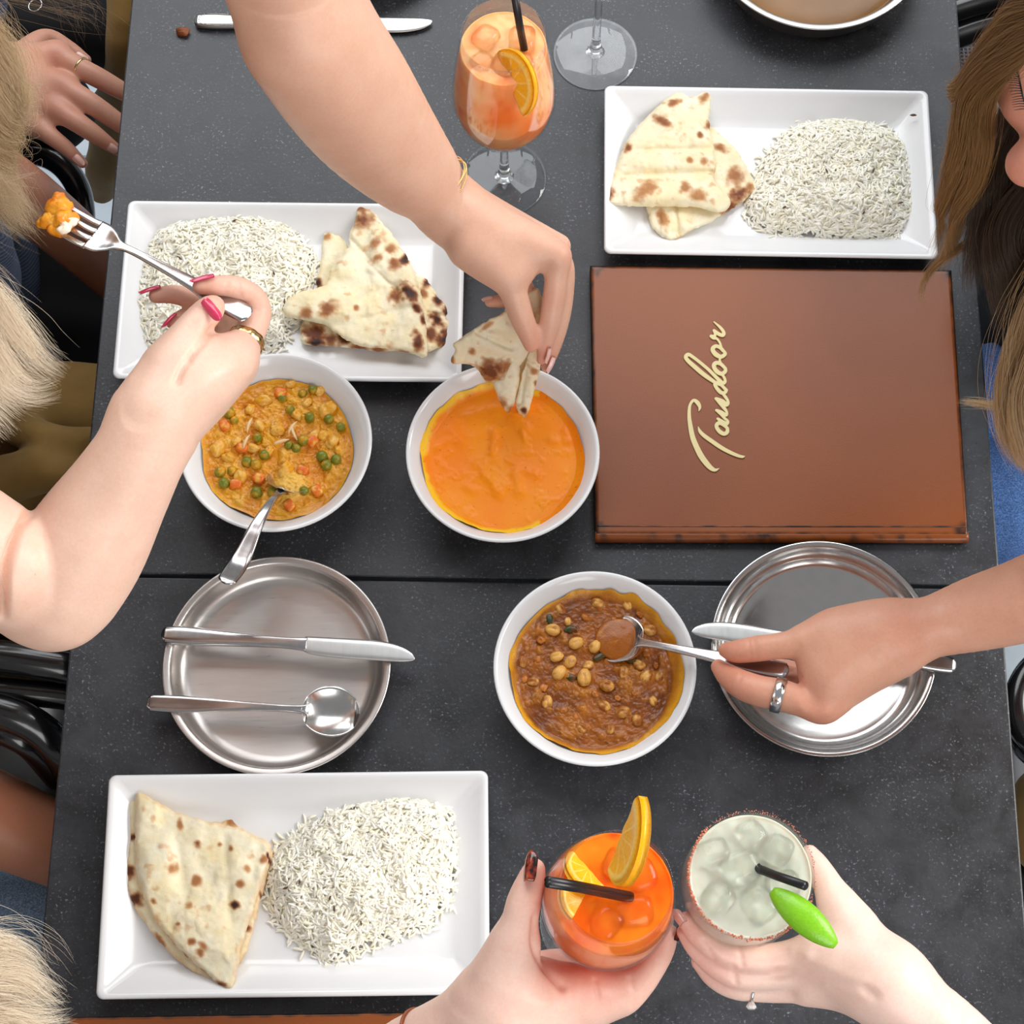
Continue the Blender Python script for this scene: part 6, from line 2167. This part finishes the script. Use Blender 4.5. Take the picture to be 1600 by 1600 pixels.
t = empty('dining_chair', np.array([-.55, -.16, 0]), 'glossy black bentwood chair with curved rails below the raised elbow', 'chair', 'black bentwood chairs')
chair_rest(t, -.57, -.17)
for pts, r in (([(-160, 1010, -.02), (-20, 1024, -.02), (90, 1040, -.03), (170, 1060, -.05)], .0145), ([(-160, 1066, -.04), (-20, 1076, -.04), (90, 1086, -.05), (170, 1100, -.06)], .012),
               ([(-160, 1100, -.03), (-40, 1104, -.03), (40, 1126, -.04), (96, 1176, -.07), (130, 1260, -.16)], .0150), ([(-160, 1132, -.06), (-30, 1136, -.06), (40, 1160, -.07), (92, 1215, -.12)], .012)):
    bent('back_rail', pts, r, t)
bent('foot_rail', [(20, 1216, -.40), (90, 1206, -.40), (170, 1200, -.40)], .020, t)

t = empty('dining_chair', np.array([-.56, .18, 0]), 'black chair under the fork holder, its curved arm by the lap hand', 'chair', 'black bentwood chairs')
chair_rest(t, -.50, .10, -.30)
bent('arm_rail', [(20, 232, -.20), (78, 246, -.20), (112, 276, -.21), (128, 320, -.23), (130, 400, -.28)], .0125, t)
v, f = merge([tube(spline([P(-160, 400, -.26), P(60, 395, -.26), P(170, 420, -.28)], 20), .03, 10), tube(spline([P(-160, 470, -.28), P(60, 480, -.28), P(180, 500, -.30)], 20), .034, 10)])
garment('seat_pad', t, [[(-200, 430, -.27, 70), (60, 440, -.27, 66), (150, 450, -.28, 60)], [(-200, 540, -.27, 70), (60, 545, -.27, 66), (160, 550, -.28, 60)]], M_BLACK_CLOTH, .005, .03)

t = empty('dining_chair', np.array([.56, -.18, 0]), 'empty black bentwood chair with looped back on the pale floor, below the outstretched forearm', 'chair', 'black bentwood chairs')
chair_rest(t, .60, -.24)
for cy, zz in ((1100, -.02), (1120, -.05)):
    bent('back_loop', [(1680, cy - 75, zz), (1626, cy - 66, zz), (1596, cy - 30, zz), (1590, cy + 8, zz), (1602, cy + 46, zz), (1640, cy + 72, zz), (1690, cy + 80, zz)], .011, t)
garment('cushion', t, [[(1640, 1255, -.24, 60), (1760, 1262, -.24, 60)], [(1640, 1310, -.26, 60), (1760, 1330, -.26, 60)]], M_MUSTARD, .005, .02)

t = empty('dining_chair', np.array([.54, .50, 0]), 'black chair with a woven back panel beyond the long brown hair', 'chair', 'black bentwood chairs')
chair_rest(t, .58, .50)
bent('back_rail', [(1480, 60, -.10), (1540, 40, -.10), (1620, 26, -.10)], .014, t)
bent('back_rail', [(1480, 20, -.08), (1540, 2, -.08), (1620, -12, -.08)], .012, t)
parts = []
for k in range(16):
    parts.append(tube(spline([P(1490 + 6.5 * k, 62, -.17) + np.array([0, 0, .0012]), P(1494 + 6.5 * k, 100, -.17), P(1498 + 6.5 * k, 150, -.17)], 6), .0013, 6))
    parts.append(tube(spline([P(1488, 66 + 5.6 * k, -.17) + np.array([0, 0, .0008]), P(1550, 62 + 5.6 * k, -.17), P(1610, 58 + 5.6 * k, -.17)], 6), .0013, 6))
v, f = merge(parts)
tag(obj('woven_panel', v, f, simple('grey_cane', srgb(70, 74, 82), .5), t), kind='stuff')

# ------------------------------------------------------------------ far wall with the window the daylight comes through
M_WALL = simple('painted_wall', srgb(196, 192, 186), .9, scale=8)
M_FRAME = simple('window_frame_grey', srgb(70, 72, 76), .5)


def block(name, x0, x1, y0, y1, z0, z1, mat, parent=None, kind='structure'):
    me = box_mesh(name, x0, x1, y0, y1, z0, z1, .004)
    o = link(name, me, mat, parent)
    if parent is None:
        tag(o, kind=kind)
    return o


WY = 2.55
wall = block('wall_far', -2.6, 2.6, WY, WY + .12, 0, .95, M_WALL)
block('panel', -2.6, -1.7, WY, WY + .12, .95, 4.0, M_WALL, wall)
block('panel', 1.7, 2.6, WY, WY + .12, .95, 4.0, M_WALL, wall)
win = block('window_1', -1.7, 1.7, WY + .03, WY + .09, .95, 1.02, M_FRAME)
for x in (-1.7, -.57, .53, 1.64):
    block('mullion', x, x + .06, WY + .03, WY + .09, 1.02, 4.0, M_FRAME, win)
